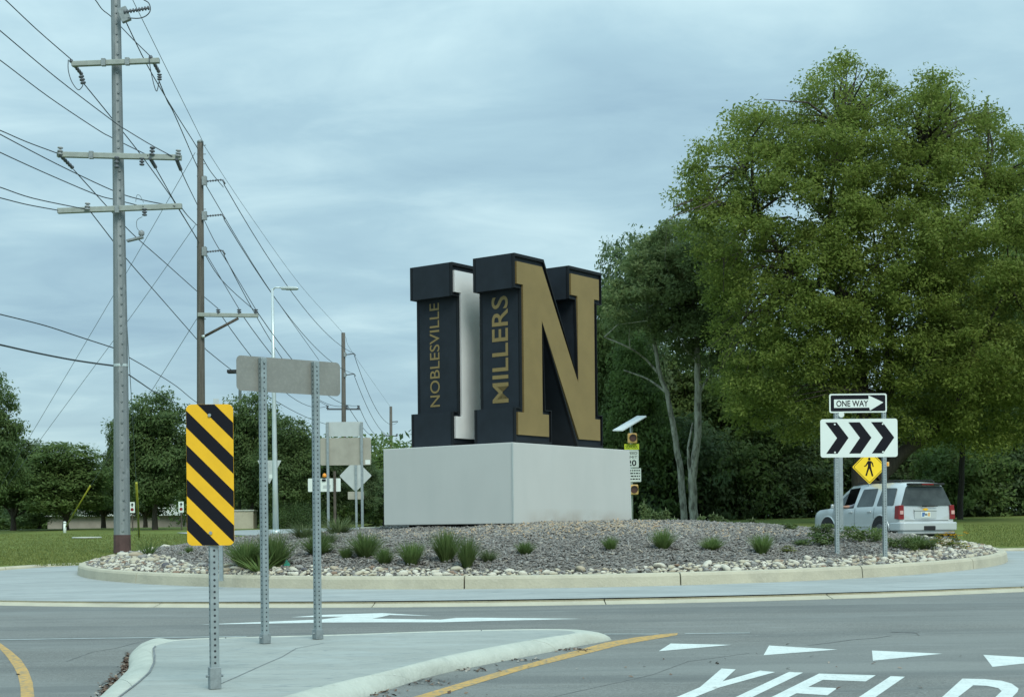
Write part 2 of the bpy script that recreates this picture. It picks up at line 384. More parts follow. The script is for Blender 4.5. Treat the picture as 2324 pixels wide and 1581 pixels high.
# island kerb
ik = structure('island_kerb')
prof = [(CR-.15, -.1), (CR-.15, .268), (CR-.135, .28), (CR-.045, .28), (CR-.015, .268), (CR+.005, .235), (CR+.02, .09), (CR+.02, -.1)]
A = R(2); step = 3.05/CR; n = int(round(2*math.pi/step)); step = 2*math.pi/n
for i in range(n): ring_seg('kerb_section', prof, CX, CY, A+i*step+.0012, A+(i+1)*step-.0012, plane, m_kerb, ik, 8)

# mulch mound
RM = CR - .14
def mound(x, y):
    r = math.hypot(x-CX, y-CY)/RM
    w = max(0, 1-r*r)
    return plane(x, y) + .235 + .60*w**.72 + .10*w*math.exp(-((x-2.4)**2+(y-28.4)**2)/3.0) + .03*math.sin(x*1.3+y*.7)*w + .02*math.sin(x*2.9-y*1.7)*w
vs = [(CX, CY, mound(CX, CY))]; fs = []; na = 160; nr = 40
for k in range(1, nr+1):
    for i in range(na):
        a = 2*math.pi*i/na; r = RM*k/nr; x = CX+r*math.cos(a); y = CY+r*math.sin(a)
        vs.append((x, y, mound(x, y) + (random.uniform(-.012, .018) if k < nr else 0)))
fs = [(0, 1+i, 1+(i+1) % na) for i in range(na)] + [(1+(k-1)*na+i, 1+k*na+i, 1+k*na+(i+1) % na, 1+(k-1)*na+(i+1) % na) for k in range(1, nr) for i in range(na)]
b = MB(); b.add(vs, fs, True); o = b.build('mulch_mound', m_soil); o['kind'] = 'structure'
# mulch chips: uncountable
def attr_mesh(name, V, F, tint, m):
    me = bpy.data.meshes.new(name); V = np.asarray(V, np.float32).reshape(-1, 3); F = np.asarray(F, np.int32)
    k = F.shape[1]; me.vertices.add(len(V)); me.vertices.foreach_set('co', V.ravel())
    me.loops.add(F.size); me.loops.foreach_set('vertex_index', F.ravel())
    me.polygons.add(len(F)); me.polygons.foreach_set('loop_start', np.arange(0, F.size, k, dtype=np.int32))
    at = me.attributes.new('tint', 'FLOAT', 'FACE'); at.data.foreach_set('value', np.asarray(tint, np.float32))
    me.materials.append(m); me.update(calc_edges=True); me.validate(); return me
def tintmat(name, stops, rough=.9):
    m = bpy.data.materials.new(name); m.use_nodes = True; t = m.node_tree; b = t.nodes['Principled BSDF']
    at = t.nodes.new('ShaderNodeAttribute'); at.attribute_name = 'tint'; rp = t.nodes.new('ShaderNodeValToRGB'); t.links.new(at.outputs['Fac'], rp.inputs[0])
    els = rp.color_ramp.elements; els[0].color = (*stops[0][1], 1); els[1].color = (*stops[-1][1], 1)
    for p, c in stops[1:-1]: x = els.new(p); x.color = (*c, 1)
    t.links.new(rp.outputs[0], b.inputs['Base Color']); b.inputs['Roughness'].default_value = rough; b.inputs['Specular IOR Level'].default_value = .15; return m
m_chip = tintmat('mulch_chips', [(0, (.115, .110, .102)), (.35, (.205, .20, .185)), (.7, (.32, .315, .29)), (.85, (.42, .36, .26)), (1, (.46, .35, .23))])
nC = 90000
a = rng.uniform(0, 2*np.pi, nC); r = RM*np.sqrt(rng.uniform(0, 1, nC)); x = CX + r*np.cos(a); y = CY + r*np.sin(a)
keep = (y < CY+3); x = x[keep]; y = y[keep]; nC = len(x)
z = np.array([mound(p, q) for p, q in zip(x, y)]) + rng.uniform(-.003, .03, nC)
th = rng.uniform(0, np.pi, nC); ln = rng.uniform(.012, .055, nC); wd = rng.uniform(.005, .015, nC)
tl = rng.normal(0, .35, nC); d = np.stack([np.cos(th)*np.cos(tl), np.sin(th)*np.cos(tl), np.sin(tl)], 1)
e = np.stack([-np.sin(th), np.cos(th), rng.normal(0, .4, nC)], 1); e /= np.linalg.norm(e, axis=1)[:, None]
nn = np.cross(d, e); c = np.stack([x, y, z], 1)
V = np.zeros((nC, 8, 3)); q = 0
for sk in (-1, 1):
    for sj in (-1, 1):
        for si in (-1, 1):
            V[:, q] = c + d*(si*ln)[:, None] + e*(sj*wd)[:, None] + nn*(sk*.007); q += 1
Fb = np.array([(0, 2, 3, 1), (4, 5, 7, 6), (0, 1, 5, 4), (2, 6, 7, 3), (0, 4, 6, 2), (1, 3, 7, 5)])
F = (np.arange(nC)[:, None, None]*8 + Fb[None]).reshape(-1, 4)
up = np.clip(1 - np.hypot((x-1.2)/4.5, (y-27.5)/2.6), 0, 1)       # fresher brown chips near the monument
tn = np.clip(rng.beta(2, 2.6, nC)*.85 + (rng.uniform(0, 1, nC) < up*1.1)*rng.uniform(.2, .5, nC), 0, 1)
o = link('mulch_chips', attr_mesh('mulch_chips', V, F, np.repeat(tn, 6), m_chip)); o['kind'] = 'stuff'; o['label'] = 'weathered grey and brown wood mulch chips covering the island mound'

# stones along the island kerb
import bmesh
def stone_mesh(seed, m):
    rr = random.Random(seed); bm = bmesh.new(); bmesh.ops.create_icosphere(bm, subdivisions=2, radius=1)
    pl = [(Vector((rr.gauss(0, 1), rr.gauss(0, 1), rr.gauss(0, 1))).normalized(), rr.uniform(.55, .85)) for _ in range(7)]
    for v in bm.verts:
        for nrm, dd in pl:
            h = v.co.dot(nrm)
            if h > dd: v.co -= nrm*(h-dd)*.85
        v.co.x *= 1.25; v.co.z *= .72
    me = bpy.data.meshes.new('stone'); bm.to_mesh(me); bm.free(); me.materials.append(m); 
    me.polygons.foreach_set('use_smooth', [True]*len(me.polygons)); return me
stone_me = [[stone_mesh(s*7+i, m) for s in range(3)] for i, m in enumerate(m_stones)]
sb = structure('stone_border', (CX, CY, plane(CX, CY)))
def pick_stone():
    return random.choices(range(6), (34, 34, 10, 6, 13, 3))[0]
spots = []; tries = 0
cell = {}
while tries < 42000:
    tries += 1
    ang = random.uniform(R(-200), R(20)); x_ = math.cos(ang)
    wdt = .30 + 1.05*max(0, abs(x_)-.35)**1.0 + .12*math.sin(ang*9)
    rr = RM - .05 - random.random()**1.15*wdt
    sz = random.choice((.026, .033, .04, .05, .062)) if random.random() < .95 else random.uniform(.07, .10)
    px, py = CX+rr*math.cos(ang), CY+rr*math.sin(ang); kx, ky = int(px/.25), int(py/.25); ok = True
    for i in (-1, 0, 1):
        for j in (-1, 0, 1):
            for (qx, qy, qs) in cell.get((kx+i, ky+j), ()):
                if (qx-px)**2+(qy-py)**2 < (.92*(qs+sz))**2: ok = False
    if not ok: continue
    cell.setdefault((kx, ky), []).append((px, py, sz)); spots.append((px, py, sz))
spots.sort(key=lambda t: -(t[2]/t[1]) if t[1] < CY else 1)
rest = MB(); rest_idx = []
for i, (px, py, sz) in enumerate(spots):
    ci = pick_stone(); z0 = mound(px, py); rz = random.uniform(0, 6.28); s3 = (sz*random.uniform(.9, 1.3), sz*random.uniform(.85, 1.1), sz*random.uniform(.7, 1.1))
    if i < 298:
        o = link('stone', stone_me[ci][i % 3], sb, Vector((px, py, z0+sz*.35)) - sb.location); o.rotation_euler = (random.uniform(-.4, .4), random.uniform(-.4, .4), rz); o.scale = s3
    else:
        me = stone_me[ci][i % 3]; mt = Matrix.Translation((px, py, z0+sz*.35)) @ Matrix.Rotation(rz, 4, 'Z') @ Matrix.Rotation(random.uniform(-.4, .4), 4, 'X') @ Matrix.Diagonal((*s3, 1))
        rest.add([mt @ v.co for v in me.vertices], [tuple(p.vertices) for p in me.polygons], True); rest_idx += [ci]*len(me.polygons)
me = rest.mesh('stones', m_stones[0], sb.location)
for m in m_stones[1:]: me.materials.append(m)
me.polygons.foreach_set('material_index', rest_idx)
o = link('loose_stones', me, sb); o['kind'] = 'stuff'

# left lawn and right lawn with their kerbs
def lawn_piece(name, front, far, m=m_lawn, zo=.12):
    P = [G(x, y, zo) for x, y in front] + [Vector((X, Y, plane(X, Y)+zo)) for X, Y in far]
    poly_obj(name, P, m)
    k = structure(name + '_kerb'); Q = [G(x, y, zo) for x, y in front]
    for i in range(len(Q)-1):
        a_, b_ = Q[i], Q[i+1]; t = (b_-a_).normalized(); nrm = Vector((t.y, -t.x, 0)); 
        if nrm.y > 0: nrm = -nrm
        bb = MB(); w = .16
        vs_ = []
        for p in (a_ + t*.01, b_ - t*.01):
            vs_ += [p + Vector((0, 0, .012)) - nrm*.02, p + nrm*(w-.03) + Vector((0, 0, .012)), p + nrm*w + Vector((0, 0, -.02)), p + nrm*(w+.03) + Vector((0, 0, -.16)), p - nrm*.02 + Vector((0, 0, -.16))]
        bb.add(vs_, [(j, (j+1) % 5, (j+1) % 5 + 5, j+5) for j in range(5)] + [(0, 1, 2, 3, 4), (9, 8, 7, 6, 5)])
        bb.build('kerb_section', m_kerb, k)
lawn_piece('left_lawn', [(-420, 1312), (-250, 1303), (-120, 1294.5), (0, 1287), (95, 1281), (190, 1277), (270, 1271)],
           [(-7.6, 40), (-7.4, 60), (-7.0, 77), (-60, 77), (-60, 27)])
lawn_piece('right_lawn', [(2189, 1246), (2255, 1245), (2324, 1244), (2420, 1244), (2560, 1246)],
           [(36, 37), (60, 77), (2, 77), (3, 56), (10, 54), (14.5, 50)])
P = [G(x, y, .135) for x, y in ((400, 1208), (560, 1202), (720, 1198), (905, 1194.5), (915, 1203), (740, 1210), (560, 1214), (430, 1211))]
poly_obj('far_path', P, m_apron)
# tufty lawn blades near: grass as one uncountable mass
def blades_mass(name, region, n, h, m, label):
    px = rng.uniform(region[0], region[1], n); py = rng.uniform(region[2], region[3], n)
    P0 = np.array([G(a_, b_, .12) for a_, b_ in zip(px, py)]); hh = rng.uniform(.5, 1, n)*h
    an = rng.uniform(0, 2*np.pi, n); w = hh*.35
    dx = np.stack([np.cos(an)*w, np.sin(an)*w, 0*an], 1); tip = P0 + np.stack([rng.normal(0, .3, n)*hh, rng.normal(0, .3, n)*hh, hh], 1)
    V = np.stack([P0-dx, P0+dx, tip], 1).reshape(-1, 3); F = np.arange(3*n).reshape(-1, 3)
    o = link(name, attr_mesh(name, V, F, rng.uniform(0, 1, n), m)); o['kind'] = 'stuff'; o['label'] = label
m_blade = leafmat('lawn_blade', (.10, .135, .035), (.21, .235, .07), .25)
blades_mass('lawn_grass', (-40, 480, 1212, 1283), 26000, .05, m_blade, 'short mown grass on the left verge')
blades_mass('lawn_grass', (2186, 2360, 1190, 1240), 9000, .05, m_blade, 'short mown grass on the right verge')

# ------------------------------------------------------------------ splitter island
IZ = .105
inn = [(266, 1581), (310, 1547), (337, 1523), (348, 1500), (346, 1480), (354, 1465), (375, 1458), (404, 1452.5), (478, 1448.5), (673, 1443.5), (782, 1440.5), (950, 1434.5), (1121, 1430), (1225, 1428.5), (1288, 1430), (1302, 1436.6), (1230, 1448), (1157, 1460), (1012, 1488), (867, 1525), (722, 1558), (640, 1581)]
outb = [(232, 1581), (276, 1537), (290, 1519), (291, 1493), (303, 1478), (320, 1466), (357, 1456)] + [None]*8 + [(1381, 1453), (1317, 1464.5), (1240, 1479), (1157, 1496), (1012, 1527), (925, 1552), (831, 1581)]
inn3 = [G(x, y, IZ) for x, y in inn]
outb3 = []
# outer line keeps a matching point for each inner one
src = outb
seq = [outb[0], outb[1], outb[2], outb[3], outb[4], outb[5], outb[6]] + [None]*7 + ['tipb', (1381, 1453), (1317, 1464.5), (1220, 1484), (1093, 1509), (1012-30, 1533), (870, 1568), (800, 1592)]
for i, s_pt in enumerate(seq):
    if s_pt is None:
        p = inn3[i] + Vector((-.05 if i < 9 else 0, .22, 0)); outb3.append(Vector((p.x, p.y, plane(p.x, p.y))))
    elif s_pt == 'tipb':
        p = inn3[i] + Vector((.36, .16, 0)); outb3.append(Vector((p.x, p.y, plane(p.x, p.y))))
    else: outb3.append(G(*s_pt, 0))
def extr(L3, i, j, d, zo):
    v = (L3[i]-L3[j]); v.z = 0; v.normalize(); p = L3[i] + v*d; return Vector((p.x, p.y, plane(p.x, p.y)+zo))
inn3 = [extr(inn3, 0, 1, 4.5, IZ)] + inn3 + [extr(inn3, -1, -2, 4.0, IZ)]
outb3 = [extr(outb3, 0, 1, 4.5, 0)] + outb3 + [extr(outb3, -1, -2, 4.0, 0)]
sk = structure('splitter_kerb')
def dens(L3, k=5):
    o_ = []
    for i in range(len(L3)-1):
        p0, p1, p2, p3 = L3[max(i-1, 0)], L3[i], L3[i+1], L3[min(i+2, len(L3)-1)]
        for j in range(k):
            t = j/k; o_.append(.5*((2*p1) + (p2-p0)*t + (2*p0-5*p1+4*p2-p3)*t*t + (3*p1-p0-3*p2+p3)*t**3))
    return o_ + [L3[-1]]
di, do_ = dens(inn3), dens(outb3)
for q_ in do_: q_.z = plane(q_.x, q_.y)
for q_ in di: q_.z = plane(q_.x, q_.y) + IZ
poly_obj('splitter_island', di, m_isl)
acc = 0; seg = []
def kerb_part(rows):
    bb = MB(); k = len(rows[0]); vs_ = [p for r_ in rows for p in r_]
    fs_ = [(i*k+j, (i+1)*k+j, (i+1)*k+j+1, i*k+j+1) for i in range(len(rows)-1) for j in range(k-1)]
    bb.add(vs_, fs_, True); bb.add(rows[0], [tuple(range(k))]); bb.add(rows[-1], [tuple(range(k))[::-1]])
    bb.build('kerb_section', m_kerb2, sk)
rows = []; L0 = 0
for i, (p, q) in enumerate(zip(di, do_)):
    row = [p + Vector((0, 0, -.004))]
    w = q - p; w.z = 0
    for t, dz in ((.06, .006), (.28, .004), (.48, -.010), (.66, -.026), (.82, -.050), (.93, -.075), (1, -IZ-.004), (1.01, -IZ-.05)):
        r_ = p + w*t; row.append(Vector((r_.x, r_.y, plane(r_.x, r_.y) + IZ + dz)))
    rows.append(row)
    if i: L0 += (do_[i]-do_[i-1]).length
    if L0 > 2.4 or i == len(di)-1:
        if len(rows) > 1: kerb_part(rows)
        L0 = 0; t_ = rows[-1]; nxt = di[min(i+1, len(di)-1)] - p; g_ = nxt.normalized()*.012 if nxt.length > .05 else Vector((0, 0, 0)); rows = [[v + g_ for v in t_]]
# joint crack in the island slab
def strip(px, w, zo, m, name, kind='structure', label=None):
    Q = [G(x, y, zo) for x, y in px]; Lf = []; Rt = []
    for i, p in enumerate(Q):
        t = (Q[min(i+1, len(Q)-1)] - Q[max(i-1, 0)]); t.z = 0; t.normalize(); nrm = Vector((-t.y, t.x, 0)); Lf.append(p+nrm*w/2); Rt.append(p-nrm*w/2)
    return poly_obj(name, Lf + Rt[::-1], m, kind)
m_crack = mat('crack_dark', (.17, .19, .195), .95, var=.3, scale=12)
strip([(487, 1556), (540, 1533), (600, 1506), (640, 1489), (672, 1470), (735, 1458)], .009, IZ+.003, m_crack, 'slab_joint')
strip([(353, 1464), (348, 1470), (351, 1485), (350, 1501), (339, 1524), (312, 1548), (268, 1581)], .014, IZ+.007, m_crack, 'kerb_joint')
# leaf litter beside the left kerb
def litter(name, regs, n, label, cols):
    V = []; F = []; T = []
    for k in range(n):
        x0, y0, sx, sy = random.choice(regs); p = G(x0+random.gauss(0, sx), y0+random.gauss(0, sy), .008); s = random.uniform(.008, .03); a_ = random.uniform(0, 6.3)
        u_ = Vector((math.cos(a_), math.sin(a_), random.uniform(-.3, .5)))*s; w_ = Vector((-math.sin(a_), math.cos(a_), random.uniform(-.3, .4)))*s*.5
        i0 = len(V); V += [p-u_, p+w_+Vector((0, 0, .004)), p+u_, p-w_]; F.append((i0, i0+1, i0+2, i0+3)); T.append(random.random())
    o = link(name, attr_mesh(name, V, F, T, cols)); o['kind'] = 'stuff'; o['label'] = label
m_litter = tintmat('litter', [(0, (.05, .035, .028)), (.5, (.13, .085, .06)), (.8, (.20, .15, .11)), (1, (.36, .34, .30))])
litter('leaf_litter', [(283, 1520, 5, 9), (288, 1500, 3, 8), (262, 1546, 8, 8), (240, 1566, 8, 8)], 650, 'brown leaf litter gathered against the splitter kerb', m_litter)
litter('kerb_grit', [(870, 1572, 22, 5), (960, 1545, 30, 4), (1080, 1517, 30, 3), (1180, 1496, 30, 2), (1290, 1472, 25, 2)], 190, 'grit and small leaves along the near kerb', m_litter)
litter('road_grit', [(500, 1583, 300, 40), (1500, 1520, 400, 40), (1900, 1500, 300, 50)], 60, 'loose grit on the asphalt', m_litter)

# ------------------------------------------------------------------ road markings
def c4(p): return (p[0]*.3367, 1233.9+p[1]*.3367)
def c5(p): return (722.3+p[0]*.3626, 1173.7+p[1]*.3626)
def c6(p): return (1444.6+p[0]*.3784, 1233.9+p[1]*.3784)
def mark(name, P, m, zo=.002): return poly_obj(name, [G(x, y, zo) for x, y in P], m)
for T_ in ([(133, 641), (205, 595), (570, 603)], [(762, 665), (795, 607), (1205, 631)], [(1418, 698), (1412, 637), (1835, 656)], [(2135, 735), (2080, 663), (2560, 690)]):
    mark('yield_triangle', [c6(p) for p in T_], m_paint)
for nm, P_ in (('y', [(510, 745), (595, 750), (515, 822), (740, 757), (832, 766), (500, 857), (345, 918), (133, 1000), (37, 1000), (235, 918), (380, 857)]),
               ('i', [(915, 765), (1000, 769), (690, 918), (516, 1000), (416, 1000), (590, 918)]),
               ('e', [(1095, 775), (1435, 785), (1375, 822), (1118, 812), (1030, 855), (1205, 862), (1145, 905), (960, 893), (910, 918), (770, 990), (1080, 995), (1040, 1030), (600, 1020), (805, 918)]),
               ('l', [(1525, 790), (1610, 794), (1430, 918), (1340, 985), (1640, 992), (1600, 1030), (1180, 1020), (1330, 918)]),
               ('d', [(1955, 805), (2020, 845), (1925, 918), (1830, 1000), (1735, 1000), (1830, 918)])):
    mark('yield_letter', [c6(p) for p in P_], m_paint)
mark('yield_letter', [c6(p) for p in [(1955, 805), (2085, 808), (2190, 818), (2250, 835), (2292, 865), (2285, 885), (2240, 930), (2130, 1000), (2060, 985), (2150, 918), (2190, 880), (2170, 862), (2100, 848), (2020, 845)]], m_paint, .0025)
mark('yellow_line', [c4(p) for p in [(-200, 560), (0, 665), (70, 715), (140, 775), (190, 850), (220, 930), (232, 1031), (236, 1150), (140, 1150), (140, 1031), (138, 960), (120, 880), (90, 820), (40, 750), (0, 705), (-220, 590)]], m_yel)
up_ = [(2250, 722), (2180, 725), (1990, 748), (1800, 780), (1500, 862), (1150, 957), (850, 1045), (560, 1132), (300, 1215)]
lo_ = [(380, 1215), (640, 1145), (720, 1124), (1000, 1035), (1300, 945), (1600, 870), (1900, 795), (2100, 760), (2245, 735)]
mark('yellow_line', [c5(p) for p in up_ + lo_], m_yel)
mark('lane_arrow', [(455, 1416), (600, 1410), (730, 1404.5), (780, 1398), (700, 1399), (660, 1399.5), (735, 1394), (867, 1390), (982, 1396.5), (885, 1394.5), (865, 1399), (845, 1402.5), (1000, 1405), (1035, 1401), (1085, 1400.5), (1322, 1403), (1085, 1408.5), (1001, 1411), (860, 1411), (730, 1411.5), (600, 1414)], m_paint)
m_tar = mat('tar_mark', (.125, .132, .128), .9, var=.35, scale=9)
strip([(1834, 1463), (1880, 1458), (1936, 1450), (1985, 1447), (2022, 1441)], .03, .0015, m_tar, 'road_crack')
strip([(2024, 1432.5), (2050, 1433.5), (2085, 1435)], .10, .0015, m_tar, 'road_crack')
strip([(150, 1500), (210, 1478), (262, 1470), (330, 1452)], .015, .0015, m_tar, 'road_crack')
strip([(1250, 1581), (1480, 1530), (1560, 1500), (1700, 1481)], .010, .0015, m_tar, 'road_crack')
strip([(-60, 1451.5), (0, 1450.5), (200, 1447.5), (400, 1445), (560, 1443)], .10, .002, m_oldpaint, 'lane_line')
strip([(1371, 1437.5), (1495, 1437.5)], .09, .002, m_oldpaint, 'lane_line')
strip([(1554, 1437), (1640, 1435.5), (1702, 1435)], .09, .002, m_oldpaint, 'lane_line')

# ------------------------------------------------------------------ monument
UP = Vector((0, 0, 1))
U = Vector((.602, .799, 0)).normalized(); Vv = Vector((-U.y, U.x, 0))
ZC = 28.2
def ray(x, y):
    a, b = unroll(x, y); return Vector((a/FPX, 1, b/FPX))
def solve_along(P, d, px, py=1100):
    """distance along d from P so that the point shows in column px (roll ignored at height py)"""
    a, b = unroll(px, py); k = a/FPX; return (k*P.y - P.x)/(d.x - k*d.y)
def on_plane(x, y, P, nrm):
    r_ = ray(x, y); O = Vector((0, 0, CAMZ)); t = (P-O).dot(nrm)/r_.dot(nrm); return O + r_*t
Cb = W(1163, 1003, ZC); ztop = Cb.z; Cb.z = 0
zbot = W(1166, 1187.5, ZC).z
Lu = solve_along(Cb, U, 1430); Lv = solve_along(Cb, Vv, 870.5)
mon = thing('monument_base', 'big pale grey block plinth under the giant letters, corner towards the road', 'plinth', (Cb.x, Cb.y, zbot))
bb = MB()
P0 = [Cb, Cb+U*Lu, Cb+U*Lu+Vv*Lv, Cb+Vv*Lv]
bot = [p + Vector((0, 0, zbot)) for p in P0]; top = [p + Vector((0, 0, ztop)) for p in P0]
bot[1] = bot[1] + U*.07
vs = bot + top
bb.add(vs, [(0, 1, 5, 4), (1, 2, 6, 5), (2, 3, 7, 6), (3, 0, 4, 7), (4, 5, 6, 7), (3, 2, 1, 0)])
bevel(bb.build('cladding', m_base, mon), .012, 2)
bb = MB(); cc = (bot[0]+bot[2])/2
bb.box(cc + Vector((0, 0, -.30)), (Lu/2-.35, Lv/2-.35, .295), (U, Vv, UP)); bb.build('footing', m_ndark, mon)
for q, (p, d, e_) in enumerate(((Cb, U, -Vv), (Cb, Vv, -U))):       # panel seams
    bb = MB(); ll = (Lu, Lv)[q]
    pass
bb = MB(); pc = Cb + Vector((0, 0, (ztop+zbot)/2)) - U*.004 - Vv*.004
bb.box(pc, (.012, .012, (ztop-zbot)/2-.01), (U, Vv, UP)); bb.build('corner_trim', m_backw, mon)

mu = .42; Pn = Cb + U*mu; mv = 0
# near corner of the gold letter shows in column 1165
a_, b_ = unroll(1165, 800); kx = a_/FPX
mv = (kx*Pn.y - Pn.x)/(Vv.x - kx*Vv.y)
Pn = Pn + Vv*mv
Wn = solve_along(Pn, U, 1365, 800)
T1 = solve_along(Pn, Vv, 1073, 630); B0 = solve_along(Pn, Vv, 1022, 640); B1 = solve_along(Pn, Vv, 930, 640)
def crop_uz(cx_, cy_):
    p = on_plane(842.7+cx_*.457, 541.7+cy_*.457, Pn, Vv); return ((p-Pn).dot(U), p.z)
gold = [(715, 110), (845, 140), (1027, 715), (1020, 285), (988, 282), (990, 178), (1122, 198), (1122, 300), (1100, 300), (1113, 897), (1140, 900), (1140, 1003), (1030, 998), (843, 405), (850, 868), (880, 875), (880, 980), (733, 970), (730, 862), (760, 858), (748, 228), (715, 222)]
gp = [crop_uz(*p) for p in gold]
# straighten the verticals and horizontals
def snap(idx, axis, val=None):
    v = val if val is not None else sum(gp[i][axis] for i in idx)/len(idx)
    for i in idx: gp[i] = (v, gp[i][1]) if axis == 0 else (gp[i][0], v)
snap([0, 21, 18, 17], 0); snap([19, 20], 0); snap([13, 14], 0); snap([15, 16], 0); snap([4, 5], 0); snap([3, 2], 0); snap([8, 9], 0); snap([6, 7, 10, 11], 0)
snap([0, 1, 5, 6], 1); snap([21, 20, 4, 3, 7, 8], 1); snap([18, 19, 14, 15, 9, 10], 1); snap([16, 17, 11, 12], 1)
ztopN = W(1163, 573, Pn.y).z
gp = [(u_, z_) for u_, z_ in gp]
dk = offset_poly(gp, .085)
zmax = max(p[1] for p in dk); zmin = min(p[1] for p in dk)
dk = [(p[0], ztopN if p[1] > zmax-.06 else (ztop+.003 if p[1] < zmin+.06 else p[1])) for p in dk]
def letter(name, label, v0, v1, colm, group):
    t = thing(name, label, 'letter', tuple(Pn + Vv*(v0+v1)/2 + Vector((0, 0, ztop))), group)
    o_ = Pn
    bb = MB(); bb.prism(dk, o_, U, UP, Vv, v0+.03, v1-.03); bb.build('letter_body', m_ndark, t)
    # raised black edging on the face, then the coloured panel
    inner = offset_poly(gp, .055)
    inner = [(p[0], p[1]) for p in inner]
    for vv, sgn, hid in ((v0, 1, 0), (v1, -1, 1)):
        bb = MB(); n = len(dk); A_ = [o_ + U*p[0] + UP*p[1] for p in dk]; B_ = [o_ + U*(p[0]*.0+q[0]) + UP*q[1] for p, q in zip(dk, [((a2*.35+b2*.65), (a3*.35+b3*.65)) for (a2, a3), (b2, b3) in zip(dk, offset_poly(gp, .06))])]
        vs_ = [a + Vv*(vv-sgn*.02) for a in A_] + [b + Vv*(vv-sgn*.02) for b in B_] + [a + Vv*(vv+sgn*.05) for a in A_] + [b + Vv*(vv+sgn*.05) for b in B_]
        fs_ = []
        for i in range(n):
            j = (i+1) % n; fs_ += [(i, j, j+n, i+n), (i, j, j+2*n, i+2*n), (i+n, j+n, j+3*n, i+3*n)]
        bb.add(vs_, fs_); bb.build('edging', m_nrim, t)
        bb = MB(); bb.prism(gp, o_, U, UP, Vv, vv-sgn*.012, vv+sgn*.035); bb.build('face_panel', colm, t)
    return t
tN1 = letter('block_letter', 'giant black block letter N with a gold face, nearest the road', 0, T1, m_gold, 'block letters on the plinth')
tN2 = letter('block_letter', 'giant black block letter N with a white face, behind the gold one', B0, B1, m_white, 'block letters on the plinth')
def text_geo(s, bold=.0):
    cu = bpy.data.curves.new('txt', 'FONT'); cu.body = s; cu.size = 1; cu.offset = bold; cu.resolution_u = 4
    ob = bpy.data.objects.new('txt', cu); C.objects.link(ob); bpy.context.view_layer.update()
    dg = bpy.context.evaluated_depsgraph_get(); me = bpy.data.meshes.new_from_object(ob.evaluated_get(dg))
    v = [tuple(x.co) for x in me.vertices]; f_ = [tuple(p.vertices) for p in me.polygons]
    bpy.data.objects.remove(ob); bpy.data.curves.remove(cu); bpy.data.meshes.remove(me)
    xs_ = [p[0] for p in v]; ys_ = [p[1] for p in v]; x0, x1, y0, y1 = min(xs_), max(xs_), min(ys_), max(ys_)
    return [((p[0]-x0)/(x1-x0), (p[1]-y0)/(y1-y0)) for p in v], f_
def text_on(name, s, o, ux, uy, w, h, nrm, m, parent, bold=.02, off=.006, th=.003):
    v, f_ = text_geo(s, bold); b = MB(); o = Vector(o)
    b.add([o + ux*(p[0]*w) + uy*(p[1]*h) + nrm*(off) for p in v], f_)
    return b.build(name, m, parent, fix=False)
# words on the narrow sides
us = min(p[0] for p in offset_poly([gp[19], gp[20], gp[13], gp[14]], .085))
pw = Pn + U*us
def words(s, x0, x1, y0, y1, parent, bold):
    a = on_plane((x0+x1)/2, y1, pw, U); v0 = (on_plane(x1, (y0+y1)/2, pw, U)-Pn).dot(Vv); v1 = (on_plane(x0, (y0+y1)/2, pw, U)-Pn).dot(Vv)
    z0 = a.z; z1 = on_plane((x0+x1)/2, y0, pw, U).z
    text_on('lettering', s, pw + Vv*v0 + UP*z0, UP, Vv, z1-z0, v1-v0, -U, m_gold, parent, bold)
words('MILLERS', 1117, 1154, 672, 914, tN1, .012)
words('NOBLESVILLE', 976, 998, 688, 923, tN2, .006)

# ------------------------------------------------------------------ signs
def post_square(name, x, y, zb, zt, parent, w=.030, ax=None, holes=None, m=m_galv, sleeve=None):
    """perforated square post"""
    ax = ax or (Vector((1, 0, 0)), Vector((0, 1, 0)), UP)
    b = MB(); b.box((x, y, (zb+zt)/2), (w, w, (zt-zb)/2), ax); o = bevel(b.build(name, m, parent), .004, 2)
    if holes:
        z0, z1, r, st = holes; hb = MB(); z = z0
        while z < z1:
            for nrm, tan in ((-ax[1], ax[0]), (ax[0], ax[1]), (-ax[0], ax[1])):
                c = Vector((x, y, z)) + nrm*(w+.0008)
                hb.add([c + tan*r*math.cos(k*math.pi/4) + UP*r*math.sin(k*math.pi/4) for k in range(8)], [tuple(range(8))])
            z += st
        h = hb.build('punched_holes', m_hole, o); h['kind'] = 'stuff'
    if sleeve:
        b = MB(); b.box((x, y, zb+sleeve/2+.001), (w+.010, w+.010, sleeve/2), ax); q = bevel(b.build('anchor_sleeve', m_galvd, parent), .004, 1)
        b = MB(); b.tube([Vector((x, y, zb+sleeve*.6))-ax[0]*(w+.03), Vector((x, y, zb+sleeve*.6))+ax[0]*(w+.03)], .009, 6); b.build('bolt', m_galvd, parent)
    return o
def rot(a): return (Vector((math.cos(a), math.sin(a), 0)), Vector((-math.sin(a), math.cos(a), 0)), UP)
def bolt(p, nrm, parent, r=.011, m=m_galv):
    b = MB(); p = Vector(p); b.tube([p, p + nrm*.008], r, 8); b.build('bolt', m, parent)
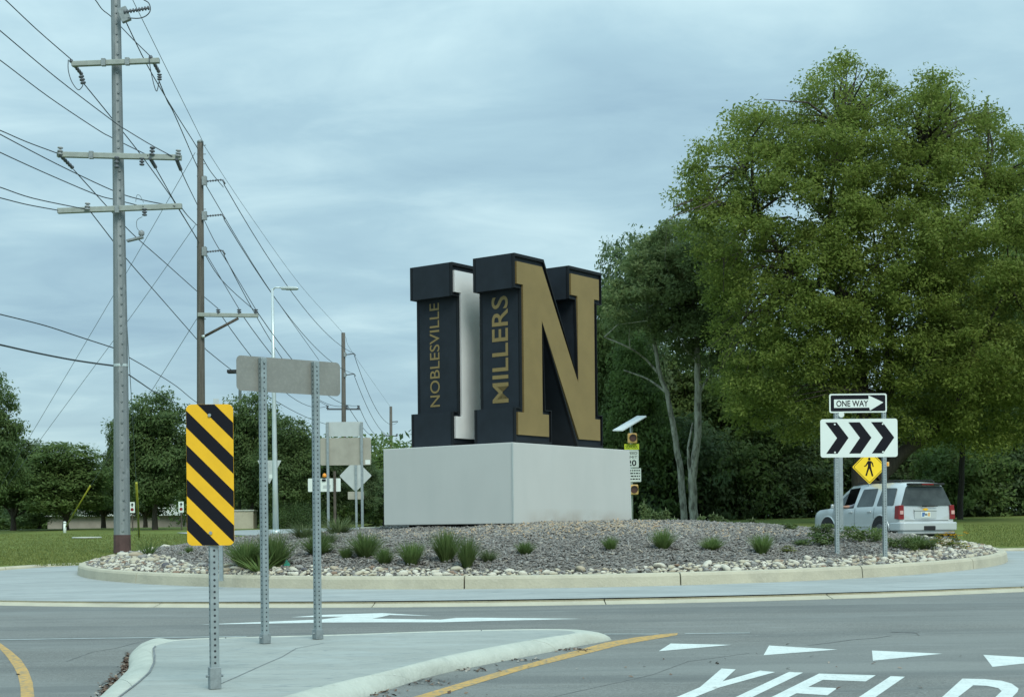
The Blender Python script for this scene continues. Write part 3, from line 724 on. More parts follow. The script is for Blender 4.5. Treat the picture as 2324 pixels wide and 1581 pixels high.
# object marker
p = G(483, 1564, IZ); zt = W(481, 917, p.y).z; zb_ = W(481, 1237, p.y).z
om = thing('object_marker', 'yellow and black diagonally striped marker on a perforated post in the near island', 'road sign', tuple(p))
post_square('post', p.x+.004, p.y+.045, p.z, zt-.03, om, .029, rot(R(22)), (p.z+.14, zb_, .0085, .0405), sleeve=.15)
mw = 53.5/FPX*p.y; h_ = zt - zb_; ks = h_/.929
pl = rrect(-mw, 0, mw, h_, .038); fr = Vector((0, -1, 0)); X_ = Vector((1, 0, 0))
org = Vector((p.x-.004, p.y, zb_))
b = MB(); b.prism(pl, org, X_, UP, fr, -.002, .002); b.build('plate', m_signy, om)
for k in range(-2, 4):
    y0 = h_ - (.038 + .2255*k)*ks; st = [(-mw-.01, y0+.01), (-mw-.01, y0-.112*ks+.01), (mw+.01, y0-.112*ks-2*mw-.01), (mw+.01, y0-2*mw-.01)]
    cp = clip(rrect(-mw+.001, .001, mw-.001, h_-.001, .037), st if sum(st[i][0]*st[(i+1) % 4][1]-st[(i+1) % 4][0]*st[i][1] for i in range(4)) > 0 else st[::-1])
    if len(cp) > 2: b = MB(); b.prism(cp, org, X_, UP, fr, .0021, .0032); b.build('stripe', m_signk, om)
for zz in (.085, h_-.075): bolt(org + Vector((0, -.003, zz)), fr, om, .012)
# one way sign seen from behind
pa = G(597.5, 1459, IZ); pb_ = G(717, 1449, IZ); d = (pb_-pa); d.z = 0; dl = d.length; d.normalize(); nb = Vector((d.y, -d.x, 0))
sg = thing('sign_back', 'grey aluminium back of a wide sign on two perforated posts in the near island', 'road sign', tuple((pa+pb_)/2))
xl = solve_along(pa, d, 536.5, 840); xr = solve_along(pa, d, 772, 860)
ztt = W(597, 809.5, pa.y).z; zbb = W(597, 888.5, pa.y).z
b = MB(); b.prism([(x_, z_) for x_, z_ in rrect(xl, zbb, xr, ztt, .045)], Vector((pa.x, pa.y, 0)) - nb*.0, d, UP, nb, -.0015, .0015); b.build('plate', m_back, sg)
for q in (pa, pb_):
    q2 = q + nb*.033
    post_square('post', q2.x, q2.y, q.z, ztt-.012, sg, .0285, (d, -nb, UP), (q.z+.12, ztt-.04, .0075, .0405), sleeve=.09)
    for zz in (ztt-.05, zbb+.035): bolt(Vector((q.x, q.y, zz)) + nb*.062, nb, sg, .012)
# right hand roundabout signs
Zs = 23.8
fl = -1
s1 = thing('roundabout_sign', 'ONE WAY sign above white plate with three black chevrons on the island edge', 'road sign', tuple(GZ(1955, Zs, .25)))
def wx(x, y, Z=Zs): return W(x, y, Z)
for (x_, yb_, yt_) in ((1901, 1262, 936), (2010, 1272, 936)):
    a = wx(x_, yb_); t_ = wx(x_-5, yt_); post_square('post', a.x, a.y+.034, a.z-.15, t_.z+.02, s1, .030, rot(R(10)), (a.z, t_.z, .007, .0405))
def front_plate(x0, y0, x1, y1, Z, r_, m, parent, name='plate', yy=0.0):
    a = W((x0+x1)/2, y1, Z); b_ = W((x0+x1)/2, y0, Z); L_ = W(x0, (y0+y1)/2, Z).x; R_ = W(x1, (y0+y1)/2, Z).x
    b = MB(); b.prism(rrect(L_, a.z, R_, b_.z, r_), Vector((0, Z+yy, 0)), X_, UP, fr, -.0015, .0015); b.build(name, m, parent)
    return L_, a.z, R_, b_.z
def flat(poly, Z, m, parent, name, off=.003):
    b = MB(); b.prism(poly, Vector((0, Z, 0)), X_, UP, fr, off-.0008, off); return b.build(name, m, parent)
L_, B_, R_, T_ = front_plate(1882, 893, 2012.5, 936, Zs, .03, m_signw, s1)
w = R_-L_; h = T_-B_
flat(rrect(L_+.022, B_+.022, R_-.022, T_-.022, .02), Zs, m_signk, s1, 'black_field')
def uv(px, py): return (L_ + (px-347)/(783-347)*w, T_ - (py-163)/(312-163)*h)
flat([uv(383, 207), uv(645, 207), uv(645, 177), uv(757, 233), uv(655, 296), uv(650, 273), uv(383, 273)], Zs, m_signw, s1, 'arrow', .0045)
a = uv(400, 264); c_e = uv(642, 216)
text_on('lettering', 'ONE WAY', (a[0], Zs, a[1]), X_, UP, c_e[0]-a[0], c_e[1]-a[1], fr, m_signk, s1, .018, .0062)
L_, B_, R_, T_ = front_plate(1862, 950, 2037, 1037, Zs, .04, m_signw, s1); w = R_-L_; h = T_-B_
def uv(px, py): return (L_ + (px-280)/(862-280)*w, T_ - (py-352)/(640-352)*h)
for x_ in (0, 173, 345):
    flat([uv(318+x_, 377), uv(404+x_, 377), uv(492+x_, 494), uv(408+x_, 612), uv(322+x_, 612), uv(405+x_, 494)], Zs, m_signk, s1, 'chevron')
for px_ in (388, 750):
    for py_ in (392, 602): q = uv(px_, py_); bolt((q[0], Zs-.004, q[1]), fr, s1, .014, m_signw)
# thin post behind it
g_ = GZ(1909, 27.5, .3)
t = thing('bare_post', 'thin bare grey post just behind the left post of the chevron sign', 'post', tuple(g_))
post_square('post', g_.x, g_.y, g_.z, W(1905, 940, 27.5).z, t, .035)
b = MB(); q = W(1908, 941, 27.5); b.prism(rrect(-.05, -.05, .05, .05, .045), Vector((q.x, q.y-.04, q.z)), X_, UP, fr, 0, .02); b.build('reflector', m_signw, t)
# pedestrian sign
Zp = 47.0
gp_ = GZ(1977, Zp, 0)
t = thing('pedestrian_sign', 'yellow diamond sign with a walking figure, behind the silver car', 'road sign', tuple(gp_))
q = W(1973, 1059, Zp); hw = .535
b = MB(); b.tube([Vector((q.x, q.y+.06, gp_.z)), Vector((q.x, q.y+.06, q.z+.6))], .03, 8); b.build('post', m_galv, t)
dm = [(q.x, q.z-hw), (q.x+hw, q.z), (q.x, q.z+hw), (q.x-hw, q.z)]
def rnd(poly, r_):
    o_ = []
    for i in range(len(poly)):
        a_, b_, c_2 = Vector(poly[i-1]), Vector(poly[i]), Vector(poly[(i+1) % len(poly)])
        p1 = b_ + (a_-b_).normalized()*r_; p2 = b_ + (c_2-b_).normalized()*r_
        for k in range(5): tt = k/4; o_.append(tuple(p1*(1-tt)**2 + b_*2*tt*(1-tt) + p2*tt*tt))
    return o_
flat(rnd(dm, .05), Zp, m_signy2, t, 'plate', .001)
flat(rnd([(q.x+(a_-q.x)*.93, q.z+(b_-q.z)*.93) for a_, b_ in dm], .045), Zp, m_signk, t, 'border', .003)
flat(rnd([(q.x+(a_-q.x)*.89, q.z+(b_-q.z)*.89) for a_, b_ in dm], .042), Zp, m_signy2, t, 'field', .005)
sc = .305
def man(P_): return [(q.x + a_*sc, q.z + b_*sc) for a_, b_ in P_]
flat(man([(-.13, .62), (.17, .60), (.36, .42), (.44, .02), (.34, 0), (.26, .30), (.17, .40), (.16, .02), (.28, -.45), (.40, -.92), (.24, -.97), (.12, -.55), (.0, -.16), (-.14, -.5), (-.26, -.92), (-.42, -.86), (-.27, -.38), (-.16, .03), (-.15, .32), (-.30, .10), (-.52, -.0), (-.54, .10), (-.38, .20), (-.25, .46)]), Zp, m_signk, t, 'walking_figure', .0065)
flat(man([(.0+.14*math.cos(k*.785), .80+.15*math.sin(k*.785)) for k in range(8)]), Zp, m_signk, t, 'head_dot', .0065)
q2 = W(2011, 1053, Zp); b = MB(); b.box(q2, (.09, .05, .07)); bevel(b.build('beacon', m_beac, t), .02)
b = MB(); b.tube([q2 - Vector((0, .05, 0)), q2 - Vector((0, .075, 0))], .05, 10); b.build('lens', m_amber, t)
# school speed sign with solar panel
Zq = 64.0
gq = GZ(1436, Zq, 0)
t = thing('school_speed_sign', 'solar powered school speed limit sign with two yellow beacons beside the plinth', 'road sign', tuple(gq))
q = W(1433, 985, Zq)
b = MB(); b.tube([Vector((q.x, q.y+.1, gq.z)), Vector((q.x, q.y+.1, W(1432, 955, Zq).z))], .055, 10); b.build('post', m_silver, t)
P4 = [W(1390, 975.5, Zq-.4), W(1412, 975.5, Zq-.5), W(1466, 943, Zq-.3), W(1446, 943, Zq+.5)]
b = MB(); dn = Vector((.35, 0, -.6)).normalized()*.05; b.add([Vector(v) for v in P4] + [Vector(v)+dn for v in P4], [(0, 1, 2, 3), (7, 6, 5, 4)] + [(i, (i+1) % 4, (i+1) % 4+4, i+4) for i in range(4)]); b.build('solar_panel', m_solar, t)
for cy_, ex in ((994, 0), (1110.5, 1)):
    c0 = W(1435 + ex*3, cy_, Zq-.1); b = MB(); b.box(c0, (.20, .10, .215)); bevel(b.build('beacon', m_beac, t), .05)
    b = MB(); b.tube([c0 + Vector((.02, -.10, 0)), c0 + Vector((.02, -.12, 0))], .15, 16); b.build('lens', m_lens, t)
    b = MB(); vs_ = []
    for k in range(9):
        a_ = math.pi*k/8
        for yy in (-.10, -.24): vs_.append(c0 + Vector((.02+.165*math.cos(a_), yy, .165*math.sin(a_))))
    b.add(vs_, [(2*k, 2*k+1, 2*k+3, 2*k+2) for k in range(8)]); b.build('visor', m_beac, t)
L_, B_, R_, T_ = front_plate(1417, 1007, 1450.5, 1019.5, Zq, .01, m_signl, t)
text_on('lettering', 'SCHOOL', (L_+.05, Zq, B_+.05), X_, UP, R_-L_-.10, T_-B_-.10, fr, m_signk, t, .0, .006)
L_, B_, R_, T_ = front_plate(1418, 1020.5, 1449.5, 1060, Zq, .03, m_signw, t); w = R_-L_; h = T_-B_
text_on('lettering', 'SPEED', (L_+.06, Zq, T_-.19), X_, UP, w-.12, .11, fr, m_signk, t, .0, .006)
text_on('lettering', 'LIMIT', (L_+.06, Zq, T_-.36), X_, UP, w-.12, .11, fr, m_signk, t, .0, .006)
text_on('lettering', '20', (L_+.10, Zq, B_+.06), X_, UP, w-.2, .25, fr, m_signk, t, .02, .006)
L_, B_, R_, T_ = front_plate(1415, 1062, 1455, 1093, Zq, .02, m_signw, t); w = R_-L_
for k in range(4):      # the small print, too far to read
    x_ = L_+.06
    while x_ < R_-.08:
        ww = random.uniform(.05, .12); flat([(x_, T_-.12-k*.12), (min(x_+ww, R_-.05), T_-.12-k*.12), (min(x_+ww, R_-.05), T_-.07-k*.12), (x_, T_-.07-k*.12)], Zq, m_signk, t, 'small_print'); x_ += ww+.03
# far side group seen from behind
Zf = 37.5
t = thing('sign_back', 'two pale sign backs, narrow above wide, on two posts across the island', 'road sign', tuple(GZ(784, Zf, .3)))
for x_ in (746, 823):
    a = W(x_, 1195, Zf); b = MB(); b.box((a.x, Zf-.035, (a.z-.3+W(x_, 958, Zf).z)/2), (.03, .03, (W(x_, 958, Zf).z-a.z+.3)/2)); b.build('post', m_galv, t)
front_plate(739, 957, 824, 990, Zf, .03, m_backw, t, 'narrow_plate'); front_plate(727, 993, 842, 1055, Zf, .04, m_backt, t, 'wide_plate')
L_, B_, R_, T_ = front_plate(829, 1043, 840, 1053, Zf-.005, .01, m_signw, t, 'sticker')
Zd = 50.0
t = thing('sign_back', 'bare diamond sign back above a small plate on a thin post', 'road sign', tuple(GZ(810, Zd, 0)))
q = W(807, 1079, Zd); hw = .535; flat(rnd([(q.x, q.z-hw), (q.x+hw, q.z), (q.x, q.z+hw), (q.x-hw, q.z)], .05), Zd, m_backw, t, 'diamond_plate')
front_plate(789.5, 1115, 826, 1132.5, Zd, .02, m_backt, t, 'small_plate')
b = MB(); b.box((q.x+.02, Zd-.035, (GZ(810, Zd).z+q.z+.4)/2), (.035, .03, (q.z+.4-GZ(810, Zd).z)/2)); b.build('post', m_galv, t)
Zy = 60.0
t = thing('sign_back', 'triangular yield sign back between the two near posts', 'road sign', tuple(GZ(611, Zy, 0)))
flat(rnd([(W(611, 1097, Zy).x, W(611, 1098, Zy).z), (W(639, 1044, Zy).x, W(639, 1044, Zy).z), (W(584, 1044, Zy).x, W(584, 1044, Zy).z)], .04), Zy, m_backw, t, 'triangle_plate')
b = MB(); a = W(606, 1050, Zy); gz_ = GZ(606, Zy).z; b.box((a.x, Zy-.03, (a.z+gz_)/2), (.03, .03, (a.z-gz_)/2)); b.build('post', m_galv, t)
front_plate(611, 1076, 618, 1085, Zy-.01, .01, m_signw, t, 'sticker')
Zw = 55.0
t = thing('beacon_sign', 'white rectangular sign with an amber beacon on top, left of the plinth', 'road sign', tuple(GZ(759, Zw, 0)))
front_plate(699, 1085, 773, 1115, Zw, .03, m_signw, t)
b = MB(); a = W(760, 1100, Zw); gz_ = GZ(760, Zw).z; b.box((a.x, Zw-.04, (a.z+gz_+.5)/2), (.045, .03, (a.z-gz_+.5)/2)); b.build('post', m_bark, t)
a = W(736.5, 1079, Zw); b = MB(); b.lathe(a - Vector((0, 0, .06)), [(.07, 0), (.08, .05), (.06, .12), (.02, .15)]); b.build('amber_beacon', m_amber, t)
a = W(735, 1089, Zw-.02); b = MB(); b.box(a, (.07, .02, .035)); b.build('beacon_mount', m_signk, t)
a = W(742, 1105, Zw-.01); flat([(a.x-.16, a.z-.05), (a.x+.12, a.z-.05), (a.x+.14, a.z+.09), (a.x-.13, a.z+.07)], Zw, m_backw, t, 'faded_print')
# sign hidden behind the object marker
Zh = 22.5
t = thing('sign_back', 'sign whose corner and grey post peek out behind the striped marker', 'road sign', tuple(GZ(502, Zh, .2)))
a = W(502, 1287, Zh); b = MB(); b.box((a.x, Zh, (a.z-.2+W(495, 925, Zh).z)/2), (.028, .028, (W(495, 925, Zh).z-a.z+.2)/2)); b.build('post', m_galv, t)
front_plate(484, 904.5, 497, 940, Zh-.04, .01, m_backw, t, 'narrow_plate')
# small white parking signs by the trees
for i, (x_, y_, lab) in enumerate(((300, 1151, 'small red and white sign half hidden by the steel utility pole'), (411, 1150, 'small red and white sign between the round tree and striped marker'))):
    Zk = 68.0; t = thing('parking_sign', lab, 'road sign', tuple(GZ(x_, Zk, 0)), 'small parking signs')
    L_, B_, R_, T_ = front_plate(x_-6, y_-12.5, x_+6, y_+12, Zk, .02, m_signw, t); w = R_-L_; h = T_-B_; xc = (L_+R_)/2
    flat([(xc-.03, B_+h*.55), (xc+.02, B_+h*.55), (xc+.03, B_+h*.72), (xc+.08, B_+h*.72), (xc+.0, B_+h*.93), (xc-.07, B_+h*.72), (xc-.03, B_+h*.72)], Zk, m_signk, t, 'arrow')
    flat([(xc+.075*math.cos(k*.63), B_+h*.30+.075*math.sin(k*.63)) for k in range(10)], Zk, m_red, t, 'red_disc')
    b = MB(); b.box((xc, Zk+.04, (GZ(x_, Zk).z+T_)/2), (.025, .02, (T_-GZ(x_, Zk).z)/2)); b.build('post', m_bark, t)

# ------------------------------------------------------------------ utility poles
Zp1 = 38.0
bp = GZ(277.5, Zp1, .1)
t = thing('utility_pole', 'tall grey steel utility pole with brown painted foot, nearest of the line', 'utility pole', tuple(bp))
def pz(x, y, Z=Zp1): return W(x, y, Z)
ys_ = [(277.5, 1262, 19.5), (276.5, 1150, 18.5), (275.5, 1000, 17.6), (274, 820, 16.8), (271.5, 600, 14.8), (269.5, 450, 13.6), (267, 300, 12.6), (264.5, 120, 11.6), (262.5, 0, 11), (259, -260, 10)]
pts = [pz(a_, b_) for a_, b_, c_3 in ys_]; rd = [c_3/FPX*Zp1 for *_, c_3 in ys_]
b = MB(); b.tube(pts, rd, 12, smooth=False); b.build('shaft', m_pole, t)
b = MB(); b.tube([pz(277.5, 1264), pz(277.2, 1213)], [.222, .216], 12, smooth=False); b.build('painted_foot', m_rust, t)
b = MB(); b.tube([pz(274.3, 832), pz(274.2, 826)], [.19, .19], 12, smooth=False); b.build('band', m_silver, t)
for k in range(60):       # step lugs and hole plugs up the shaft
    y_ = 1200 - k*22 + random.uniform(-5, 5); x_ = np.interp(-y_, [-q_[1] for q_ in ys_], [q_[0] for q_ in ys_]); r_ = float(np.interp(-y_, [-q_[1] for q_ in ys_], [q_[2] for q_ in ys_]))/FPX*Zp1
    a = pz(float(x_), y_) + Vector((random.choice((.35, .5))*r_, -r_*.90, 0)); b = MB(); b.tube([a, a + Vector((0, -.03, 0))], random.uniform(.018, .034), 6); b.build('lug', m_pole, t)
for (x_, y_, sx) in ((258, 997, -1), (294, 998, 1), (290, 838, 1)):
    a = pz(x_, y_); b = MB(); b.tube([a, a + Vector((sx*-.12, 0, 0))], .02, 6); b.build('step_bolt', m_galvd, t)
def arm(parent, x0, y0, x1, y1, Z, hgt=.075, m=m_arm, dz0=0, dz1=0, name='crossarm', dep=.06):
    a, c_2 = W(x0, y0, Z+dz0), W(x1, y1, Z+dz1); d_ = (c_2-a); L2 = d_.length/2; d_.normalize(); n_ = d_.cross(UP).normalized(); u_ = n_.cross(d_)
    b = MB(); b.box((a+c_2)/2, (L2, dep, hgt), (d_, n_, u_)); return bevel(b.build(name, m, parent), .01, 1)
arm(t, 163, 146, 362, 138, Zp1-.28, .062); arm(t, 130, 351, 412, 358, Zp1-.28, .066); arm(t, 131, 479, 413, 468, Zp1-.28, .066)
for x_, y_ in ((235, 142), (289, 140), (207, 352), (266, 475)): a = pz(x_, y_, Zp1-.34); b = MB(); b.box(a, (.05, .05, .09)); b.build('arm_clamp', m_galvd, t)
def insul(parent, p, d_, ln, r_=.05, n=6, m=m_ins):
    p = Vector(p); d_ = Vector(d_).normalized(); pts_, rr = [], []
    for k in range(n):
        for s2, r2 in ((0, .45), (.15, 1), (.55, .95), (.7, .45)): pts_.append(p + d_*ln*(k+s2)/n); rr.append(r_*r2)
    b = MB(); b.tube(pts_, rr, 8); b.build('insulator', m, parent)
def pw_(x_, y_, Z=Zp1-.35): return W(x_, y_, Z)
insul(t, pw_(262, 27), pw_(338, 17)-pw_(280, 29), .02) if False else None
def ins2(x0, y0, x1, y1, Z=Zp1-.35, r_=.05, n=6, m=m_ins, par=None, zz=0): a = W(x0, y0, Z); c_2 = W(x1, y1, Z+zz); insul(par or t, a, c_2-a, (c_2-a).length, r_, n, m)
ins2(281, 28, 341, 18, n=9, r_=.055)
arm(t, 272, 38, 292, 30, Zp1-.3, .18, m_galvd, name='bracket')
ins2(160, 137, 187, 171, zz=.6); ins2(341, 128, 362, 166, zz=.6); ins2(184, 172, 190, 193, r_=.07, n=3); ins2(362, 168, 362, 184, r_=.06, n=3)
ins2(136, 352, 167, 383, zz=.6); ins2(340, 358, 354, 381, zz=.6); ins2(400, 360, 411, 387, zz=.6)
for x_, y0, y1, m_ in ((136, 331, 352, m_ins2), (345, 331, 353, m_ins), (404, 338, 356, m_ins2), (198, 458, 477, m_ins2)): ins2(x_, y1, x_+1, y0, r_=.07, n=3, m=m_)
for x_, y0, y1 in ((322, 358, 378), (328, 473, 492), (265, 355, 385)): ins2(x_, y0, x_, y1, r_=.065, n=3)
def bow(parent, pxs, Z, r_=.011, m=m_wire, name='jumper_loop'):
    P_ = [W(a_, b_, Z) for a_, b_ in pxs]; o_ = []
    for i in range(len(P_)-1):
        p0, p1, p2, p3 = P_[max(i-1, 0)], P_[i], P_[i+1], P_[min(i+2, len(P_)-1)]
        for j in range(6): tt = j/6; o_.append(.5*((2*p1)+(p2-p0)*tt+(2*p0-5*p1+4*p2-p3)*tt*tt+(3*p1-p0-3*p2+p3)*tt**3))
    b = MB(); b.tube(o_+[P_[-1]], r_, 5); b.build(name, m, parent)
bow(t, [(290, 41), (315, 42), (332, 36), (341, 24), (338, 8), (326, 0)], Zp1-.4, .014)
bow(t, [(155, 136), (155, 160), (163, 186), (177, 204), (187, 196), (188, 185)], Zp1-.4)
bow(t, [(338, 130), (342, 160), (350, 195), (356, 207), (361, 185)], Zp1-.4)
bow(t, [(323, 492), (311, 500), (311, 517), (320, 528)], Zp1-.4, .008, m_wirel)
bow(t, [(308, 458), (311, 443), (318, 445), (326, 460)], Zp1-.4, .007, m_wirel)
arm(t, 288, 547, 325, 538, Zp1, .03, m_galvd, name='arrester_bracket')
a = pz(321, 531); b = MB(); b.lathe(a - Vector((0, 0, .06)), [(.03, 0), (.075, .04), (.075, .12), (.02, .16)]); b.build('arrester', m_ins2, t)

# wooden pole in the middle
Zp2 = 50.0; Zp3 = 96.0; Zp4 = 155.0
t2 = thing('utility_pole', 'weathered wooden utility pole with side brackets, behind the striped marker', 'utility pole', tuple(GZ(457, Zp2, 0)), 'wooden utility poles')
b = MB(); b.tube([GZ(457, Zp2, -.1), W(456, 900, Zp2), W(455, 600, Zp2), W(454.5, 323, Zp2)], [.155, .135, .118, .10], 12); b.build('pole_shaft', m_wood, t2)
b = MB(); b.lathe(W(454.5, 325, Zp2), [(.105, 0), (.11, .06), (.06, .1)]); b.build('pole_cap', m_galvd, t2)
def bracket(par, xa, ya, xb, yb, Z, r_=.035):
    a, c_2 = W(xa, ya, Z-.12), W(xb, yb, Z-.12)
    b = MB(); b.box(a - Vector((.0, 0, -.02)), (.08, .05, .14)); b.build('bracket_plate', m_galvd, par)
    insul(par, a, c_2-a, (c_2-a).length, r_, 7, m_ins)
    b = MB(); b.tube([c_2, c_2+Vector((.08, 0, -.14))], .03, 6); b.build('clamp', m_ins, par)
for y_ in (411, 490, 571): bracket(t2, 464, y_+1, 505, y_-3, Zp2)
arm(t2, 449, 714, 586, 716, Zp2-.16, .062, m_arm, 0, 0)
a, c_2 = W(462, 764, Zp2-.15), W(541, 722, Zp2-.15); b = MB(); b.tube([a, c_2], .045, 8); b.build('brace', m_bark, t2)
b = MB(); b.tube([a-Vector((.05, .02, 0)), a+Vector((.05, -.02, .02))], .05, 8); b.build('brace_bolt', m_silver, t2)
for x_ in (495.5, 543, 581): ins2(x_, 713, x_-.5, 700, Zp2-.16, .075, 3, par=t2)
for y_ in (330, 350, 372, 400, 475, 560, 724, 790):
    a = W(446.5, y_, Zp2); b = MB(); b.tube([a, a+Vector((.3, 0, 0))], .015, 5); b.build('through_bolt', m_galvd, t2)
# farther poles
t3 = thing('utility_pole', 'wooden utility pole rising above the far sign backs', 'utility pole', tuple(GZ(780, Zp3, 0)), 'wooden utility poles')
b = MB(); b.tube([GZ(781, Zp3, -.1), W(780.5, 1000, Zp3), W(779, 755, Zp3)], [.17, .15, .12], 10); b.build('pole_shaft', m_wood, t3)
for y_ in (805, 851): bracket(t3, 783, y_, 804, y_-3, Zp3, .05)
arm(t3, 742, 928, 818, 928, Zp3, .05, m_ins)
for x_ in (743, 787, 813): ins2(x_, 927, x_+.5, 918, Zp3, .09, 2, par=t3)
t4 = thing('utility_pole', 'farthest and smallest wooden utility pole left of the plinth', 'utility pole', tuple(GZ(887, Zp4, 0)), 'wooden utility poles')
b = MB(); b.tube([GZ(888, Zp4, -.1), W(887, 922, Zp4)], [.19, .14], 8); b.build('pole_shaft', m_wood, t4)
arm(t4, 887, 957, 903, 956, Zp4, .05, m_ins, name='bracket_arm'); arm(t4, 868, 988, 902, 989, Zp4, .06, m_ins)
for x_ in (869, 901): ins2(x_, 988, x_, 983, Zp4, .1, 2, par=t4)

def wire(label, pts_, r_=.013, m=m_wire, name='power_line', grp='overhead wires', sag=0):
    P_ = [W(*q_) for q_ in pts_]; o_ = []
    if len(P_) == 2 and sag:
        for k in range(17): tt = k/16; p = P_[0].lerp(P_[1], tt); o_.append(p - Vector((0, 0, sag*4*tt*(1-tt))))
    else:
        for i in range(len(P_)-1):
            p0, p1, p2, p3 = P_[max(i-1, 0)], P_[i], P_[i+1], P_[min(i+2, len(P_)-1)]
            for j in range(5): tt = j/5; o_.append(.5*((2*p1)+(p2-p0)*tt+(2*p0-5*p1+4*p2-p3)*tt*tt+(3*p1-p0-3*p2+p3)*tt**3))
        o_.append(P_[-1])
    b = MB(); b.tube(o_, r_, 5); o = b.build(name, m); tag(o, label, 'cable', grp); return o
Z1 = Zp1-.35; ZL = 33.0
wire('wire from the top left corner to the left tip of the top crossarm', [(-40, -48, ZL), (12, 0, 34), (84, 68, 36), (161, 135, Z1)])
wire('wire from the left edge ending at a standing insulator on the middle crossarm', [(-40, 38, ZL), (0, 70, 33.5), (128, 177, 36), (255, 274, 37.6), (291, 298, Z1), (346, 331, Z1), (391, 355, Z1)])
wire('wire from the left edge passing behind the steel pole to the middle crossarm', [(-40, 112, ZL), (0, 137, 34), (110, 220, 37.4), (219, 293, 38.6), (255, 313, 38.6), (336, 353, Z1)])
wire('upper of the two wires converging at the left end of the middle crossarm', [(-40, 282, ZL), (0, 296, 34), (60, 322, 36), (130, 348, Z1)])
wire('wire sagging from the left edge to the right end of the lowest crossarm', [(-40, 283, ZL), (0, 305, 34), (128, 372, 36), (255, 432, 38.5), (320, 453, 38), (397, 468, Z1)])
wire('wire sagging from the left edge to the hanging insulator on the lowest crossarm', [(-40, 325, ZL), (0, 346, 34), (110, 396, 37), (219, 442, 38.5), (265, 454, 38.5), (325, 469, Z1)])
wire('wire from the left edge to the standing insulator on the lowest crossarm', [(-40, 414, ZL), (0, 425, 34), (75, 450, 36), (195, 475, Z1)])
wire('lowest wire reaching the left end of the lowest crossarm', [(-40, 440, ZL), (0, 449, 34), (60, 464, 36), (130, 477, Z1)])
wire('wire from the top edge passing behind the steel pole to the top crossarm', [(190, -28, 36), (216, 0, 36.5), (232, 22, 37.6), (254, 40, 38.6), (300, 88, 38), (340, 127, Z1)])
wire('communication cable from the left edge meeting the steel pole in its middle', [(-40, 703, ZL), (0, 713, 34), (100, 738, 36), (180, 764, 37), (257, 789, 37.8)], .014)
wire('thick dark cable from the left edge meeting the steel pole above the band line', [(-40, 774, ZL), (0, 782, 34), (90, 802, 36), (175, 818, 37), (257, 829.5, 37.8)], .022)
# from the steel pole to the wooden ones
wire('wire from the left insulator of the top crossarm crossing behind the steel pole', [(190, 190, Z1), (255, 270, 39), (320, 352, 41), (387, 445, 44), (397, 461, 45), (442, 534, 49), (500, 632, 55), (582, 708, 62)], .014)
wire('wire from the right insulator of the top crossarm to the top of the wooden pole', [(361, 184, Z1), (380, 230, 40), (397, 262, 42), (447, 377, 49.6), (470, 425, 53), (600, 640, 72), (724, 817, Zp3)], .014)
wire('wire from the steel pole top bracket down past the wooden pole top', [(283, 44, Z1), (335, 150, 40), (397, 255, 44), (445, 331, 49.6), (475, 385, 53), (507, 425, 58)], .014)
wire('thin static wire from the top edge over the wooden pole top', [(270, -65, 36), (301, 0, 38), (380, 160, 43), (459, 319, 49.7), (463, 330, 50.3), (560, 478, 66), (680, 645, 82), (779, 757, Zp3), (800, 800, 103), (887, 924, Zp4)], .009, m_wirel)
wire('wire from the middle crossarm left insulator to the wooden pole lower arm', [(167, 385, Z1), (243, 469, 39.5), (300, 530, 41), (370, 592, 45), (445, 659, 50.6), (464, 674, 50.6), (495, 700, Zp2-.2)])
wire('inner wire from the middle crossarm running towards the wooden pole', [(353, 381, Z1), (375, 420, 40), (396, 457, 42), (445, 538, 50), (500, 630, 50.3), (543, 702, Zp2-.2)])
wire('outer wire from the right end of the middle crossarm behind the wooden pole', [(411, 387, Z1), (425, 418, 42), (446, 461, 50.4), (484, 542, 50.4), (530, 618, 50.4), (581, 703, Zp2-.2)])
wire('wire from the lowest crossarm crossing down behind the steel pole', [(205, 480, Z1), (252, 541, 39), (286, 586, 41), (370, 682, 46), (447, 770, 50.2)])
wire('wire from the right end of the lowest crossarm to the wooden pole', [(413, 473, Z1), (428, 492, 43), (447, 511, 50.2)])
wire('thin cable from the steel pole band down to the trees on the right', [(293, 811, 38.2), (340, 838, 44), (400, 876, 50), (450, 915, 56), (520, 950, 63)], .013)
wire('thick short cable from the steel pole sinking behind the round tree', [(292, 850, 38.2), (320, 869, 42), (352, 890, 50), (400, 915, 60)], .018)
# wooden pole to far pole
def far(label, a_, b_, sag, r_=.014): return wire(label, [a_, b_], r_, sag=sag)
far('span from the top bracket of the wooden pole to the next wooden pole', (508, 418, Zp2), (804, 802, Zp3), .95)
far('span from the middle bracket of the wooden pole to the next wooden pole', (508, 497, Zp2), (804, 848, Zp3), 1.0)
far('span from the lower bracket of the wooden pole to the next wooden pole', (508, 578, Zp2), (743, 920, Zp3), .9)
far('span from the tip of the wooden pole arm to the far crossarm', (584, 708, Zp2), (813, 920, Zp3), .9)
far('span from the middle of the wooden pole arm to the far crossarm', (543, 705, Zp2), (787, 920, Zp3), 1.0)
far('span from the inner insulator of the wooden pole arm to the far crossarm', (495, 705, Zp2), (744, 921, Zp3), 1.1)
far('low communication cable from the wooden pole behind the blank sign', (466, 792, Zp2), (781, 968, Zp3), .6)
far('upper span between the two farthest wooden poles', (804, 806, Zp3), (903, 957, Zp4), 1.7, .018)
far('lower span between the two farthest wooden poles', (804, 852, Zp3), (901, 985, Zp4), 1.5, .018)
far('span from the far crossarm right end to the farthest pole', (815, 922, Zp3), (869, 985, Zp4), .8, .018)
far('span from the far crossarm middle to the farthest pole', (790, 922, Zp3), (884, 992, Zp4), 1.0, .018)
